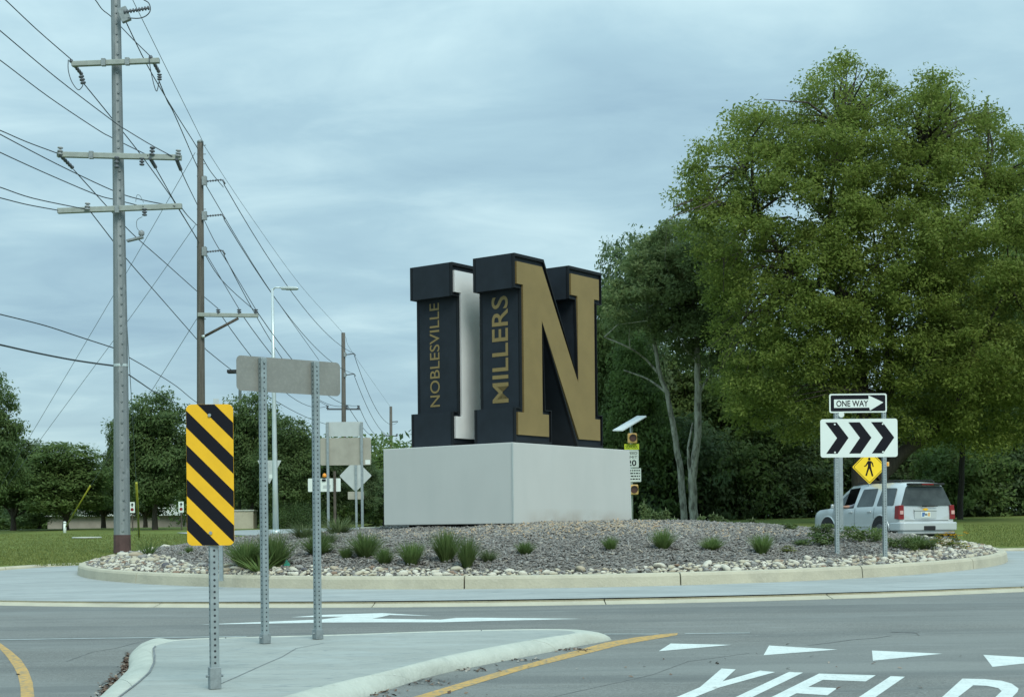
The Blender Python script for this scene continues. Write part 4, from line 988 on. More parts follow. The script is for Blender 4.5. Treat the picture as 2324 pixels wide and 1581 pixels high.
# guys
wire('upper thin guy wire from the wooden pole top down to the far left', [(443, 346, Zp2), (254, 676, 56), (65, 995, 63), (-56, 1200, 67)], .009, m_wirel, 'guy_wire', 'guy wires')
wire('middle thin guy wire from the wooden pole to the far left ground', [(444, 510, Zp2), (291, 727, 56), (91, 998, 63), (-54, 1200, 67)], .009, m_wirel, 'guy_wire', 'guy wires')
wire('lower guy wire from the wooden pole arm to the slanted yellow guard', [(446, 724, Zp2), (350, 877, 54), (205, 1103, 61), (148, 1198, 64)], .009, m_wirel, 'guy_wire', 'guy wires')
wire('near vertical guy wire from the steel pole to the upright yellow guard', [(286, 700, 38.3), (298, 900, 40), (309, 1092, 43), (315, 1222, 46)], .009, m_wirel, 'guy_wire', 'guy wires')
for lab, x0, y0, x1, y1, za, zb2 in (('slanted yellow plastic guy guard on the left lawn', 205, 1102, 150, 1194, 61, 64), ('upright yellow plastic guy guard right of the steel pole', 309.5, 1095, 315.5, 1218, 43, 46)):
    b = MB(); b.tube([W(x0, y0, za), W(x1, y1, zb2)], .033, 8); tag(b.build('guy_guard', mat('guard_yellow', (.36, .36, .04), .6)), lab, 'guy guard', 'yellow guy guards')

# ------------------------------------------------------------------ street lamps
Zl = 57.0
gl = GZ(626, Zl, .1)
t = thing('street_lamp', 'tall slim silver street lamp behind the blank sign back', 'street lamp', tuple(gl))
b = MB(); b.tube([gl, W(624.5, 1100, Zl), W(621, 850, Zl), W(618, 655, Zl)], [.115, .10, .075, .05], 12); b.build('pole', m_silver, t)
a = W(618, 655, Zl); b = MB(); b.tube([a+Vector((0, 0, -.05)), a+Vector((.1, 0, .04)), W(640, 652.5, Zl)], [.035, .03, .03], 8); b.build('arm', m_silver, t)
q = W(658, 653.5, Zl); b = MB(); b.prism([(-.33, -.05), (.28, -.055), (.32, -.03), (.28, .02), (-.05, .05), (-.33, .03)], q, X_, UP, fr, -.13, .13); bevel(b.build('lamp_head', m_silver, t), .015)
b = MB(); b.box(q + Vector((.05, 0, -.062)), (.2, .1, .006)); b.build('diffuser', m_backw, t)
b = MB(); b.lathe(gl, [(.19, 0), (.19, .12), (.13, .2)]); b.build('base_cover', m_silver, t)
Zl = 72.0
t = thing('parking_light', 'dark parking lot light on a thin green pole behind the striped marker', 'street lamp', tuple(GZ(544, Zl, 0)))
b = MB(); b.tube([GZ(543, Zl), W(545, 843, Zl)], [.09, .07], 8); b.build('pole', mat('green_pole', (.06, .085, .075), .6), t)
q = W(529, 843, Zl); b = MB(); b.box(q, (.26, .2, .08)); bevel(b.build('lamp_head', m_blk, t), .02); b = MB(); b.tube([W(537, 843, Zl), W(546, 843, Zl)], .03, 6); b.build('arm', m_blk, t)
Zl = 80.0
t = thing('parking_light', 'small dark lamp head just left of the steel utility pole', 'street lamp', tuple(GZ(236, Zl, 0)))
b = MB(); b.tube([GZ(237, Zl), W(235, 1034, Zl)], .05, 8); b.build('pole', m_blk, t)
b = MB(); b.box(W(225, 1035, Zl), (.22, .15, .06)); b.build('lamp_head', m_blk, t); b = MB(); b.tube([W(228, 1035, Zl), W(236, 1035, Zl)], .025, 6); b.build('arm', m_blk, t)
# hydrant-like white marker and small things on the left lawn
g_ = GZ(147, 66, 0)
b = MB(); b.tube([g_, g_+Vector((0, 0, .55))], .07, 8); b.tube([g_+Vector((0, 0, .55)), g_+Vector((0, 0, .62))], [.09, .04], 8); tag(b.build('cable_pedestal', m_signw), 'small white pedestal at the foot of the slanted yellow guard', 'utility marker')
q = G(197, 1220.5, .13); b = MB(); b.tube([q, q+Vector((0, 0, .05))], [.55, .5], 16); tag(b.build('manhole_cover', m_kerb2), 'flat pale manhole slab lying in the left lawn', 'manhole')

# ------------------------------------------------------------------ far building and walls on the left
Zb = 104.0
def xb(x_): return W(x_, 1190, Zb).x
gzb = plane(xb(280), 80)
t = thing('low_building', 'low tan brick building with pale roof seen between the tree trunks', 'building', (xb(280), Zb+6, gzb))
b = MB(); b.box(((xb(108)+xb(445))/2, Zb+6, gzb+.35), ((xb(445)-xb(108))/2, 6, .75)); b.build('wall', mat('brick_muted', (.27, .25, .215), .9, var=.12, scale=2), t)
zr = W(280, 1164, Zb).z; b = MB(); x0, x1 = xb(104)-.3, xb(449)+.3
b.add([(x0, Zb-.4, gzb+1.08), (x1, Zb-.4, gzb+1.08), (x1, Zb+12.5, gzb+1.08), (x0, Zb+12.5, gzb+1.08), (x0+2, Zb+5, gzb+2.7), (x1-2, Zb+5, gzb+2.7)], [(0, 1, 5, 4), (1, 2, 5), (2, 3, 4, 5), (3, 0, 4), (0, 3, 2, 1)]); b.build('roof', m_roof, t)
q = GZ(549, 70, 0)
t = thing('utility_cabinet', 'square grey concrete enclosure below the dark trees behind the marker', 'cabinet', tuple(q))
b = MB(); b.box((q.x, q.y, q.z+.45), (.62, .5, .47)); bevel(b.build('cabinet_body', m_kerb, t), .03)
b = MB(); b.box((q.x, q.y, q.z+.95), (.66, .54, .03)); b.build('cabinet_lid', m_kerb2, t)

# ------------------------------------------------------------------ trees
def leaves(lobes, n, size, seed, clump=42, cs=.42, flat_=.5, droop=.15, tb=.5, tv=.2, inner=.5):
    """leaf faces gathered in clumps on the shells of the crown's lobes -> V, F, tint"""
    g = np.random.default_rng(seed); lob = np.asarray(lobes, float)
    vol = (lob[:, 3]*lob[:, 4]*lob[:, 5])**.72; nc = max(1, n//clump)
    li = g.choice(len(lob), nc, p=vol/vol.sum()); Lb = lob[li]
    d = g.normal(size=(nc, 3)); d /= np.linalg.norm(d, axis=1)[:, None]
    rr = inner + (1-inner)*g.uniform(0, 1, nc)**.55
    cc = Lb[:, :3] + d*Lb[:, 3:6]*rr[:, None]; out_ = d*.7 + np.array([0, 0, .35])
    ct = tb + g.normal(0, tv, nc); csz = cs*g.uniform(.55, 1.35, nc)
    idx = np.repeat(np.arange(nc), clump); m = len(idx)
    off = np.clip(g.normal(size=(m, 3)), -1.7, 1.7)*np.array([1, 1, flat_])*csz[idx][:, None]; off[:, 2] -= droop*(off[:, 0]**2+off[:, 1]**2)
    p = cc[idx] + off
    nr_ = out_[idx] + g.normal(0, .55, (m, 3)) + np.array([0, 0, .25]); nr_ /= np.linalg.norm(nr_, axis=1)[:, None]
    t_ = np.cross(nr_, g.normal(size=(m, 3))); t_ /= np.linalg.norm(t_, axis=1)[:, None]; w_ = np.cross(nr_, t_)
    sz = size*g.uniform(.6, 1.3, m); a = (t_*sz[:, None]); b = w_*(sz*.45)[:, None]
    V = np.stack([p-a, p+b, p+a, p-b], 1).reshape(-1, 3); F = np.arange(4*m).reshape(-1, 4)
    return V, F, np.clip(ct[idx] + g.normal(0, .08, m), 0, 1)
L_dark = leafmat('leaf_dark_green', (.062, .108, .038), (.145, .215, .070), .5)
L_mid = leafmat('leaf_mid_green', (.075, .130, .040), (.175, .255, .075), .52)
L_locust = leafmat('leaf_bright_green', (.128, .184, .036), (.280, .352, .080), .60)
L_olive = leafmat('leaf_olive_green', (.100, .150, .055), (.215, .275, .110), .55)
L_deep = leafmat('leaf_hazed_green', (.078, .128, .062), (.165, .235, .105), .55)  # woodland leaf colour raised to stand in for haze
L_hedge = leafmat('leaf_hedge_green', (.02, .045, .014), (.06, .10, .025), .2)
def limbs(bb, base, ends, r0, seed, n=7, seg=6, side=True):
    rr = random.Random(seed)
    for e_ in ends:
        e_ = Vector(e_); p0 = Vector(base) ; d = e_-p0; pts_ = []; ph = Vector((rr.gauss(0, 1), rr.gauss(0, 1), 0))*d.length*.06
        for k in range(seg+1):
            tt = k/seg; p = p0 + d*tt + ph*math.sin(tt*math.pi) + Vector((0, 0, d.length*.08*math.sin(tt*math.pi)))
            pts_.append(p + Vector((rr.gauss(0, 1), rr.gauss(0, 1), rr.gauss(0, 1)))*d.length*.018*(0 < k < seg))
        bb.tube(pts_, [r0*(1-.85*k/seg) for k in range(seg+1)], n, cap=False)
        if side:
            for j in range(3):
                q0 = pts_[2+j]; q1 = q0 + Vector((rr.gauss(0, 1), rr.gauss(0, 1), rr.uniform(.1, 1)))*d.length*.22
                bb.tube([q0, (q0+q1)/2 + Vector((0, 0, .05)), q1], [r0*.35, r0*.22, r0*.06], 5, cap=False)
def proto(seed, H=10, cw=3.5, z0=2.0, nl=9, leafn=36000, size=.13, shape='round'):
    rr = random.Random(seed); lob = []
    for k in range(nl):
        tt = (k+.5)/nl; z = z0 + (H-z0)*(.12+(.62 if shape == 'round' else .76)*tt)
        prof_ = math.sin(math.pi*min(1, .25+tt*.55))**.6 if shape == 'round' else (1.02-tt)
        a = k*2.4+rr.random(); rad = cw*prof_*rr.uniform(.35, .62)
        r_ = cw*rr.uniform(.42, .58)*(prof_*.7+.3)
        lob.append((rad*math.cos(a), rad*math.sin(a), z, r_, r_, r_*rr.uniform(.55, .8)))
    q_ = .60 if shape == 'round' else .42; lob.append((0, 0, H-cw*q_*.9, cw*q_, cw*q_, cw*q_*.85))
    lob.append((0, 0, z0+(H-z0)*.42, cw*.7, cw*.7, (H-z0)*.30))
    V, F, T = leaves(lob, leafn, size, seed, cs=.36)
    b = MB(); b.tube([(0, 0, -.3), (.03, 0, z0*.6), (-.05, .04, z0*1.2), (0, 0, H*.6)], [.26, .19, .15, .05], 8, cap=False)
    limbs(b, (0, 0, z0*.9), [l_[:3] for l_ in lob[:-1]], .085, seed, 6)
    return (V, F, T), b
def crown_mesh(name, P, m): return attr_mesh(name, *P, m)
protos = {}
for key, args, lm, bk in (('A', dict(seed=11), L_dark, m_bark), ('B', dict(seed=23, cw=3.3, z0=1.7), L_mid, m_bark), ('C', dict(seed=37, cw=2.9, z0=1.2, nl=11), L_deep, m_barkd),
                          ('D', dict(seed=51, cw=3.0, z0=.6, nl=12, shape='cone'), L_dark, m_barkd), ('E', dict(seed=63, cw=3.7, z0=1.0, nl=10), L_mid, m_barkd)):
    P, b = proto(**args); protos[key] = (crown_mesh('crown', P, lm), b.mesh('trunk', bk))
for key, src_, lm in (('F', 'E', L_deep), ('G', 'A', L_deep), ('H', 'C', L_mid), ('I', 'B', L_dark)):
    me = protos[src_][0].copy(); me.materials.clear(); me.materials.append(lm); protos[key] = (me, protos[src_][1])
def tree(key, px, ytop, Z, wpx, label, name='broadleaf_tree', group='trees', zb=None):
    g_ = GZ(px, min(Z, 78)); X = (px-1162)/FPX*Z; base = Vector((X, Z, plane(max(-60, min(60, X)), Z)))
    H = W(px, ytop, Z).z - base.z; sx = wpx/FPX*Z/7.4
    t = thing(name, label, 'tree', tuple(base), group); t.rotation_euler.z = random.uniform(0, 6.28); t.scale = (sx, sx, H/10.2)
    o = link('trunk', protos[key][1], t); o = link('crown', protos[key][0], t); return t
# left side
tree('A', -22, 832, 66, 200, 'tall dark tree cut by the left picture edge', group='left hand trees')
tree('I', 30, 985, 74, 250, 'dark bushy tree right of the edge tree, lower than it', group='left hand trees')
tree('B', 150, 994, 73, 260, 'round topped mid green tree left of the steel utility pole', group='left hand trees')
tree('G', 235, 1040, 80, 200, 'low dark tree in the dip left of the steel pole', group='left hand trees')
tree('A', 352, 874, 70, 235, 'round dark tree with sky gaps between steel pole and striped marker', group='left hand trees')
tree('I', 272, 940, 76, 90, 'narrow tree crown touching the steel pole on its left', group='left hand trees')
tree('H', 440, 960, 84, 130, 'tree crown between the round tree and the striped marker', group='left hand trees')
tree('A', 572, 876, 72, 200, 'dark dense tree just right of the striped marker', group='left hand trees')
tree('I', 655, 932, 70, 190, 'dark tree between the two posts of the blank sign', group='left hand trees')
tree('H', 700, 985, 78, 130, 'greener tree behind the right post of the blank sign', group='left hand trees')
tree('G', 745, 1015, 74, 170, 'dark tree behind the pale sign backs', group='left hand trees')
tree('C', 822, 1022, 78, 110, 'dark tree behind the diamond sign back', group='left hand trees')
tree('F', 872, 1060, 84, 130, 'low dark tree touching the left edge of the plinth', group='left hand trees')
tree('G', 500, 1010, 88, 170, 'low background tree behind the striped marker', group='left hand trees')
tree('F', 610, 1010, 86, 170, 'low background tree left of the street lamp foot', group='left hand trees')
tree('F', 90, 1060, 92, 200, 'faint low tree behind the round topped tree', group='left hand trees')
tree('G', 330, 1040, 92, 190, 'low tree behind the round tree trunk', group='left hand trees')
# right side woods
wood = [('G', 1425, 503, 80, 230, 'tall dark tree rising just right of the gold letter'),
 ('E', 1395, 640, 76, 230, 'dark tree pressed against the right side of the gold letter'),
 ('C', 1470, 700, 84, 220, 'dark tree behind the pale trunks'),
 ('H', 1560, 760, 80, 260, 'shaded tree filling the gap behind the right pale trunk'),
 ('G', 1650, 800, 82, 260, 'shaded tree left of the chevron sign'),
 ('H', 1770, 830, 80, 260, 'shaded tree just left of the chevron sign'),
 ('E', 1870, 780, 84, 240, 'shaded tree directly behind the chevron sign'),
 ('E', 2130, 760, 82, 280, 'shaded tree above the silver car'),
 ('G', 2260, 700, 78, 280, 'shaded tree right of the silver car'),
 ('E', 2345, 300, 76, 260, 'tree with green crown cut by the right picture edge'),
 ('H', 1450, 740, 73, 220, 'green undergrowth tree beside the solar panel'),
 ('E', 1720, 700, 78, 300, 'green tree below the left spread of the great tree'),
 ('C', 2000, 900, 78, 260, 'low shaded tree behind the great trunk'),
 ('F', 2390, 800, 74, 260, 'dark tree outside the right lawn edge'),
 ('C', 1340, 760, 88, 200, 'shaded tree behind the gold letter'),
 ('G', 2200, 560, 86, 300, 'background tree seen through the gaps of the great tree')]
for w_ in wood: tree(*w_, name='woodland_tree', group='woodland trees')
# undergrowth: low bushes along the wood edge
bp_, bb_ = proto(91, H=4, cw=3.2, z0=.1, nl=12, leafn=12000, size=.12)
bush_me = [attr_mesh('foliage', *bp_, L_deep), attr_mesh('foliage', *bp_, L_mid)]
under = ['beside the plinth', 'behind the left pale trunk', 'between the pale trunks', 'right of the pale trunks', 'half way to the chevron sign', 'left of the chevron sign', 'behind the chevron sign posts', 'left of the great trunk', 'behind the car roof', 'right of the car', 'beyond the right lawn', 'at the right picture edge']
for i in range(12):
    px = 1390 + i*88; Z = 73 + (i*37 % 9); X = (px-1162)/FPX*Z
    t = thing('undergrowth_bush', 'dark shaded undergrowth bush ' + under[i], 'bush', (X, Z, plane(X, Z)), 'undergrowth along the wood edge'); t.rotation_euler.z = i*1.3; t.scale = (1.0, 1.0, 1.0 + .5*((i*29) % 5)/4)
    link('foliage', bush_me[i % 2], t)
for i in range(9):
    px = 1330 + i*140; Z = 90 + (i % 3)*3; X = (px-1162)/FPX*Z
    t = thing('undergrowth_bush', 'deep shaded bush inside the wood, ' + ['behind the plinth edge', 'behind the solar panel', 'behind the pale trunks', 'in the dark gap right of the pale trunks', 'in the dark gap left of the chevron sign', 'behind the ONE WAY sign', 'behind the great trunk', 'above the car roof', 'at the dark right edge'][i], 'bush', (X, Z, plane(X, Z)), 'deep undergrowth'); t.rotation_euler.z = i*2.1; t.scale = (1.7, 1.3, 2.1)
    link('foliage', bush_me[0], t)
for i in range(8):
    px = 60 + i*118; Z = 96 + (i % 3)*3; X = (px-1162)/FPX*Z
    if px < 450: Z = 122; X = (px-1162)/FPX*Z
    t = thing('undergrowth_bush', 'dark low bush behind the left trees, ' + ['at the far left', 'behind the slanted guard', 'near the steel pole', 'right of the steel pole', 'behind the striped marker', 'behind the blank sign', 'behind the street lamp', 'behind the pale sign backs'][i], 'bush', (X, Z, plane(-40, Z)), 'low bushes behind the left trees'); t.rotation_euler.z = i*2.1; t.scale = (1.5, 1.2, .7 if px < 450 else 1.6)
    link('foliage', bush_me[1], t)
far_lobes = [(random.uniform(-62, -8), random.uniform(126, 138), random.uniform(2.0, 4.5), 4.5, 3, 3.0) for _ in range(46)] + [(random.uniform(-8, 60), random.uniform(108, 118), random.uniform(2.5, 8.5), 4.5, 3, 3.5) for _ in range(80)]
o = link('far_wood', attr_mesh('far_wood', *leaves(far_lobes, 90000, .30, 77, cs=.9), L_deep)); o['kind'] = 'stuff'; o['label'] = 'far off wood closing the view behind the nearer trees'
hp, _b = proto(95, H=1.4, cw=1.9, z0=0, nl=12, leafn=9000, size=.05)
hm = attr_mesh('foliage', *hp, L_hedge)
for i, (px, lab) in enumerate(((655, 'low clipped hedge bush right of the street lamp'), (700, 'low clipped hedge bush behind the blank sign right post'))):
    q = GZ(px, 68, .1); t = thing('hedge_bush', lab, 'bush', tuple(q), 'hedge bushes'); t.scale = (.62, .5, .78); t.rotation_euler.z = i*1.2; link('foliage', hm, t)

# two pale trunked trees
def outline_lobes(poly, Z, b0, n, dz, seed, holes):
    """small sprays filling a crown of this outline, thick in the middle and thin at the rim"""
    rr = random.Random(seed+5); out_ = []; xs_ = [p[0] for p in poly]; ys_ = [p[1] for p in poly]; k = Z/FPX
    def inside(x, y):
        c = False
        for i in range(len(poly)):
            (x1, y1), (x2, y2) = poly[i-1], poly[i]
            if (y1 > y) != (y2 > y) and x < (x2-x1)*(y-y1)/(y2-y1)+x1: c = not c
        return c
    def edge(x, y):
        return min(abs((Vector(poly[i])-Vector((x, y))).length) for i in range(len(poly)))
    while len(out_) < n:
        x, y = rr.uniform(min(xs_), max(xs_)), rr.uniform(min(ys_), max(ys_))
        if not inside(x, y): continue
        if any(((x-h[0])/h[2])**2+((y-h[1])/h[3])**2 < 1 and rr.random() < .96 for h in holes): continue
        if .5+.5*math.sin(x*.045+math.sin(y*.03)*2)*math.sin(y*.06+math.sin(x*.025)*2) < rr.random()*.42: continue
        e_ = min(1, edge(x, y)/230); th_ = dz*(.35+1.3*math.sqrt(e_)); zz = rr.uniform(-1, 1)*th_
        c = W(x, y, Z+zz); r_ = rr.uniform(9, 27)*(.55+.45*e_**.5)*k*1.15
        out_.append((c.x-b0.x, c.y-b0.y, c.z-b0.z, r_*1.2, r_*1.1, r_*rr.uniform(.55, .95)))
    return out_
def custom_tree(name, label, Z, trunk, brs, lobes_px, n, size, lm, bk, seed, group=None, dz=3.0, cs=.45, rw=1.0, inner=.5, clump=42, outline=None, nlob=0, holes=(), flat_=.5):
    b0 = GZ(trunk[0][0], Z, -.1); t = thing(name, label, 'tree', tuple(b0), group)
    b = MB(); rr = random.Random(seed)
    for seg_, par_ in [(trunk, 0)] + [(x_, 1) for x_ in brs]:
        pts_ = [W(x_, y_, Z + zz) for x_, y_, w__, zz in seg_]; pts_ = [p if not (par_ == 0 and k == 0) else GZ(seg_[0][0], Z, -.15) for k, p in enumerate(pts_)]
        rd_ = [w__/2/FPX*Z*rw for _, _, w__, _ in seg_]
        P_, R_2 = [], []
        for i in range(len(pts_)-1):
            p0, p1, p2, p3 = pts_[max(i-1, 0)], pts_[i], pts_[i+1], pts_[min(i+2, len(pts_)-1)]
            for j in range(4):
                tt = j/4; P_.append(.5*((2*p1)+(p2-p0)*tt+(2*p0-5*p1+4*p2-p3)*tt*tt+(3*p1-p0-3*p2+p3)*tt**3)+Vector((rr.gauss(0, 1), rr.gauss(0, 1), 0))*rd_[i]*.12); R_2.append(rd_[i]*(1-tt)+rd_[i+1]*tt)
        P_.append(pts_[-1]); R_2.append(rd_[-1])
        b.tube(P_, R_2, 9, cap=False)
    lob = []
    for (x_, y_, rx, ry) in lobes_px:
        c = W(x_, y_, Z + rr.uniform(-dz, dz)); k = Z/FPX; lob.append((c.x-b0.x, c.y-b0.y, c.z-b0.z, rx*k, min(rx*k, 2.6), ry*k))
    # fine boughs from the limbs into the lobes
    joints = [W(x_, y_, Z+zz) for s_2 in ([trunk[len(trunk)//2:]] + brs) for x_, y_, w__, zz in s_2[1:]]
    for l_ in lob:
        c = Vector(l_[:3]) + b0
        for q in range(5 if Z < 62 else 2):
            j = min(joints, key=lambda J: (J-c).length + rr.uniform(0, 1.5)); e_ = c + Vector((rr.uniform(-1, 1)*l_[3], rr.uniform(-1, 1)*l_[4], rr.uniform(-.8, .9)*l_[5]))*.8
            d = e_-j; mid = j + d*.5 + Vector((rr.gauss(0, .1), rr.gauss(0, .1), .10))*d.length*.7
            b.tube([j, mid, e_], [(.07 if Z < 62 else .035)*rw, (.04 if Z < 62 else .02)*rw, .008], 5, cap=False)
    b.build('trunk', bk, t, fix=False)
    if outline: lob = outline_lobes(outline, Z, b0, nlob, dz, seed, holes)
    V, F, T = leaves(lob, n, size, seed, cs=cs, inner=inner, clump=clump, flat_=flat_)
    link('crown', attr_mesh('crown', V, F, T, lm), t); return t
custom_tree('pale_trunk_tree', 'leaning pale trunk tree nearest the solar panel sign', 69,
 [(1551, 1180, 16, 0), (1545, 1080, 15, 0), (1530, 980, 13, 0), (1512, 890, 11, 0), (1498, 850, 10, 0), (1484, 770, 9, 0), (1470, 700, 7, 0), (1462, 640, 4, 0)],
 [[(1498, 850, 7, 0), (1465, 815, 5, 0), (1430, 790, 4, -1), (1372, 765, 3, -1)], [(1512, 890, 6, 0), (1470, 860, 4, .5), (1415, 840, 3, .5)], [(1484, 770, 6, 0), (1460, 720, 4, 0), (1420, 690, 3, 0)]],
 [(1470, 660, 60, 50), (1510, 620, 60, 50), (1450, 720, 50, 40), (1410, 700, 40, 35), (1540, 690, 50, 50), (1480, 580, 50, 40)], 22000, .095, L_olive, m_barkl, 71, 'pale trunked trees', cs=.26, inner=.1, clump=24, nlob=170, outline=[(1385, 690), (1400, 640), (1430, 600), (1440, 560), (1480, 530), (1530, 560), (1560, 640), (1550, 740), (1500, 780), (1470, 730), (1430, 740), (1400, 770)])
custom_tree('pale_trunk_tree', 'straight pale trunk tree right of the leaning one', 68,
 [(1576, 1180, 20, 0), (1573, 1090, 19, 0), (1583, 990, 17, 0), (1584, 900, 16, 0), (1582, 800, 13, 0), (1578, 730, 10, 0), (1572, 680, 7, 0), (1566, 630, 4, 0)],
 [[(1584, 900, 8, 0), (1610, 850, 5, 0), (1640, 790, 4, .5)], [(1582, 820, 7, 0), (1555, 790, 5, 0), (1520, 730, 4, -.5)], [(1578, 730, 6, 0), (1545, 700, 4, 0), (1520, 680, 3, 0)], [(1566, 1080, 8, 0), (1562, 1020, 6, 0), (1572, 960, 4, .3)]],
 [(1560, 600, 80, 60), (1600, 640, 70, 60), (1530, 560, 70, 50), (1620, 560, 70, 55), (1640, 700, 60, 60), (1580, 530, 70, 40), (1545, 760, 50, 40), (1620, 780, 50, 40)], 46000, .095, L_olive, m_barkl, 72, 'pale trunked trees', cs=.27, inner=.1, clump=24, nlob=360, outline=[(1470, 600), (1490, 540), (1520, 505), (1590, 490), (1660, 520), (1700, 600), (1700, 720), (1680, 800), (1640, 840), (1590, 790), (1560, 830), (1530, 780), (1500, 700)])
# the great tree
custom_tree('great_tree', 'huge spreading bright green tree towering over the silver car', 60,
 [(1968, 1215, 74, 0), (1966, 1130, 66, 0), (1962, 1040, 52, 0), (1957, 940, 34, .3), (1953, 830, 28, .3), (1945, 740, 24, .2), (1938, 690, 22, 0), (1900, 655, 20, 0), (1862, 620, 18, 0)],
 [[(1862, 645, 17, 0), (1868, 590, 15, 0), (1882, 516, 12, 0), (1885, 457, 9, 0), (1895, 380, 6, 0), (1905, 290, 3, 0)],
  [(1862, 648, 17, 0), (1830, 640, 16, 0), (1801, 612, 15, 0), (1770, 570, 15, 0), (1740, 528, 13, 0), (1722, 480, 9, 0), (1712, 442, 7, 0), (1690, 390, 4, .5)],
  [(1741, 531, 9, 0), (1700, 505, 7, 0), (1660, 470, 5, 0), (1610, 455, 3, 0)],
  [(1938, 692, 16, 0), (1964, 655, 13, 0), (1990, 600, 9, 0), (2010, 520, 6, 0), (2030, 420, 3, 0)],
  [(1990, 1090, 40, 0), (2030, 1045, 33, 0), (2085, 1000, 27, -.4), (2150, 945, 20, -.6), (2187, 882, 15, -.6), (2205, 800, 12, -.5), (2211, 763, 10, -.4), (2241, 733, 7, -.4), (2290, 650, 4, 0)],
  [(2000, 1060, 30, 0), (2012, 900, 22, 0), (2018, 760, 18, 0), (2020, 690, 16, 0), (2050, 655, 13, 0), (2083, 620, 11, 0), (2090, 500, 8, 0), (2085, 417, 6, 0), (2090, 330, 3, 0)],
  [(2020, 690, 12, 0), (2000, 630, 8, .5), (1985, 560, 5, .5), (1980, 450, 3, .5)],
  [(2083, 620, 9, 0), (2140, 560, 7, 0), (2200, 500, 5, 0), (2240, 420, 3, 0)]],
 [(1545, 490, 52, 42), (1590, 420, 60, 55), (1640, 370, 70, 60), (1710, 310, 80, 60), (1790, 265, 80, 62), (1865, 222, 75, 58), (1935, 190, 62, 55), (1990, 230, 55, 50), (2095, 232, 62, 50), (2160, 235, 58, 50), (2060, 300, 75, 60),
  (2215, 290, 62, 55), (2255, 360, 75, 65), (2320, 450, 80, 80), (2340, 560, 80, 80), (2180, 400, 100, 85), (1950, 330, 100, 80), (1850, 350, 100, 75), (1760, 400, 90, 70), (1670, 450, 80, 60), (1600, 510, 60, 45),
  (1690, 560, 70, 45), (1810, 480, 80, 60), (1960, 470, 80, 75), (2060, 480, 75, 70), (2150, 540, 100, 80), (2260, 640, 100, 80), (2060, 600, 80, 60), (1930, 600, 70, 45),
  (1650, 640, 75, 60), (1700, 720, 85, 60), (1770, 680, 80, 55), (1640, 760, 60, 50), (1850, 730, 85, 55), (1760, 800, 85, 55), (1850, 840, 80, 50), (1680, 830, 65, 45), (2000, 740, 80, 55), (2120, 700, 90, 60), (2220, 800, 100, 65), (2310, 780, 80, 70),
  (1860, 560, 40, 30), (1900, 640, 50, 30), (1800, 560, 40, 30), (1980, 850, 75, 45), (2080, 830, 85, 60), (2160, 900, 80, 50), (2270, 900, 80, 55), (1790, 900, 65, 40), (1910, 920, 60, 35), (2090, 930, 60, 40), (2240, 250, 30, 25), (1935, 160, 30, 25), (2380, 400, 60, 60)],
 330000, .078, L_locust, m_barkg, 73, dz=2.6, cs=.26, inner=.1, clump=26, nlob=2700, flat_=.62,
 outline=[(1508, 495), (1520, 450), (1552, 412), (1568, 378), (1588, 322), (1638, 300), (1678, 246), (1735, 232), (1790, 208), (1850, 164), (1900, 140), (1935, 126), (1970, 148), (2000, 164), (2022, 190), (2036, 222), (2060, 190), (2090, 172), (2150, 178), (2182, 200), (2197, 240), (2225, 220), (2258, 238), (2272, 276), (2290, 306), (2330, 292), (2400, 330), (2480, 480), (2500, 700), (2480, 950), (2330, 1000), (2200, 1030), (2140, 1000), (2060, 1010), (2010, 960), (1950, 930), (1860, 985), (1800, 1000), (1740, 955), (1690, 985), (1645, 920), (1625, 830), (1620, 720), (1600, 640), (1560, 560)],
 holes=[(1786, 467, 26, 20), (1761, 490, 22, 16), (1812, 500, 18, 24), (1880, 432, 18, 16), (1642, 397, 18, 12), (2028, 432, 14, 16), (2256, 330, 22, 14), (1590, 520, 30, 10), (1800, 560, 16, 14), (1845, 470, 12, 14), (2150, 480, 14, 10), (1960, 380, 12, 10), (2290, 480, 20, 16), (2310, 560, 14, 14), (1700, 330, 12, 9)])
# smaller trees in front of the wood on the right
custom_tree('woodland_tree', 'slender tree with forked dark stem right of the great tree', 66,
 [(2178, 1180, 14, 0), (2183, 1060, 13, 0), (2186, 960, 11, 0), (2200, 880, 9, 0), (2212, 790, 8, 0), (2222, 740, 5, 0)], [[(2212, 790, 6, 0), (2240, 740, 4, 0), (2262, 690, 3, 0)], [(2200, 880, 5, 0), (2170, 830, 4, 0), (2150, 790, 3, 0)]],
 [(2200, 780, 60, 40), (2260, 720, 50, 40), (2160, 840, 50, 35), (2230, 880, 70, 40), (2280, 820, 50, 40), (2300, 960, 60, 40), (2150, 960, 60, 35)], 18000, .11, L_mid, m_barkd, 74, 'woodland trees')

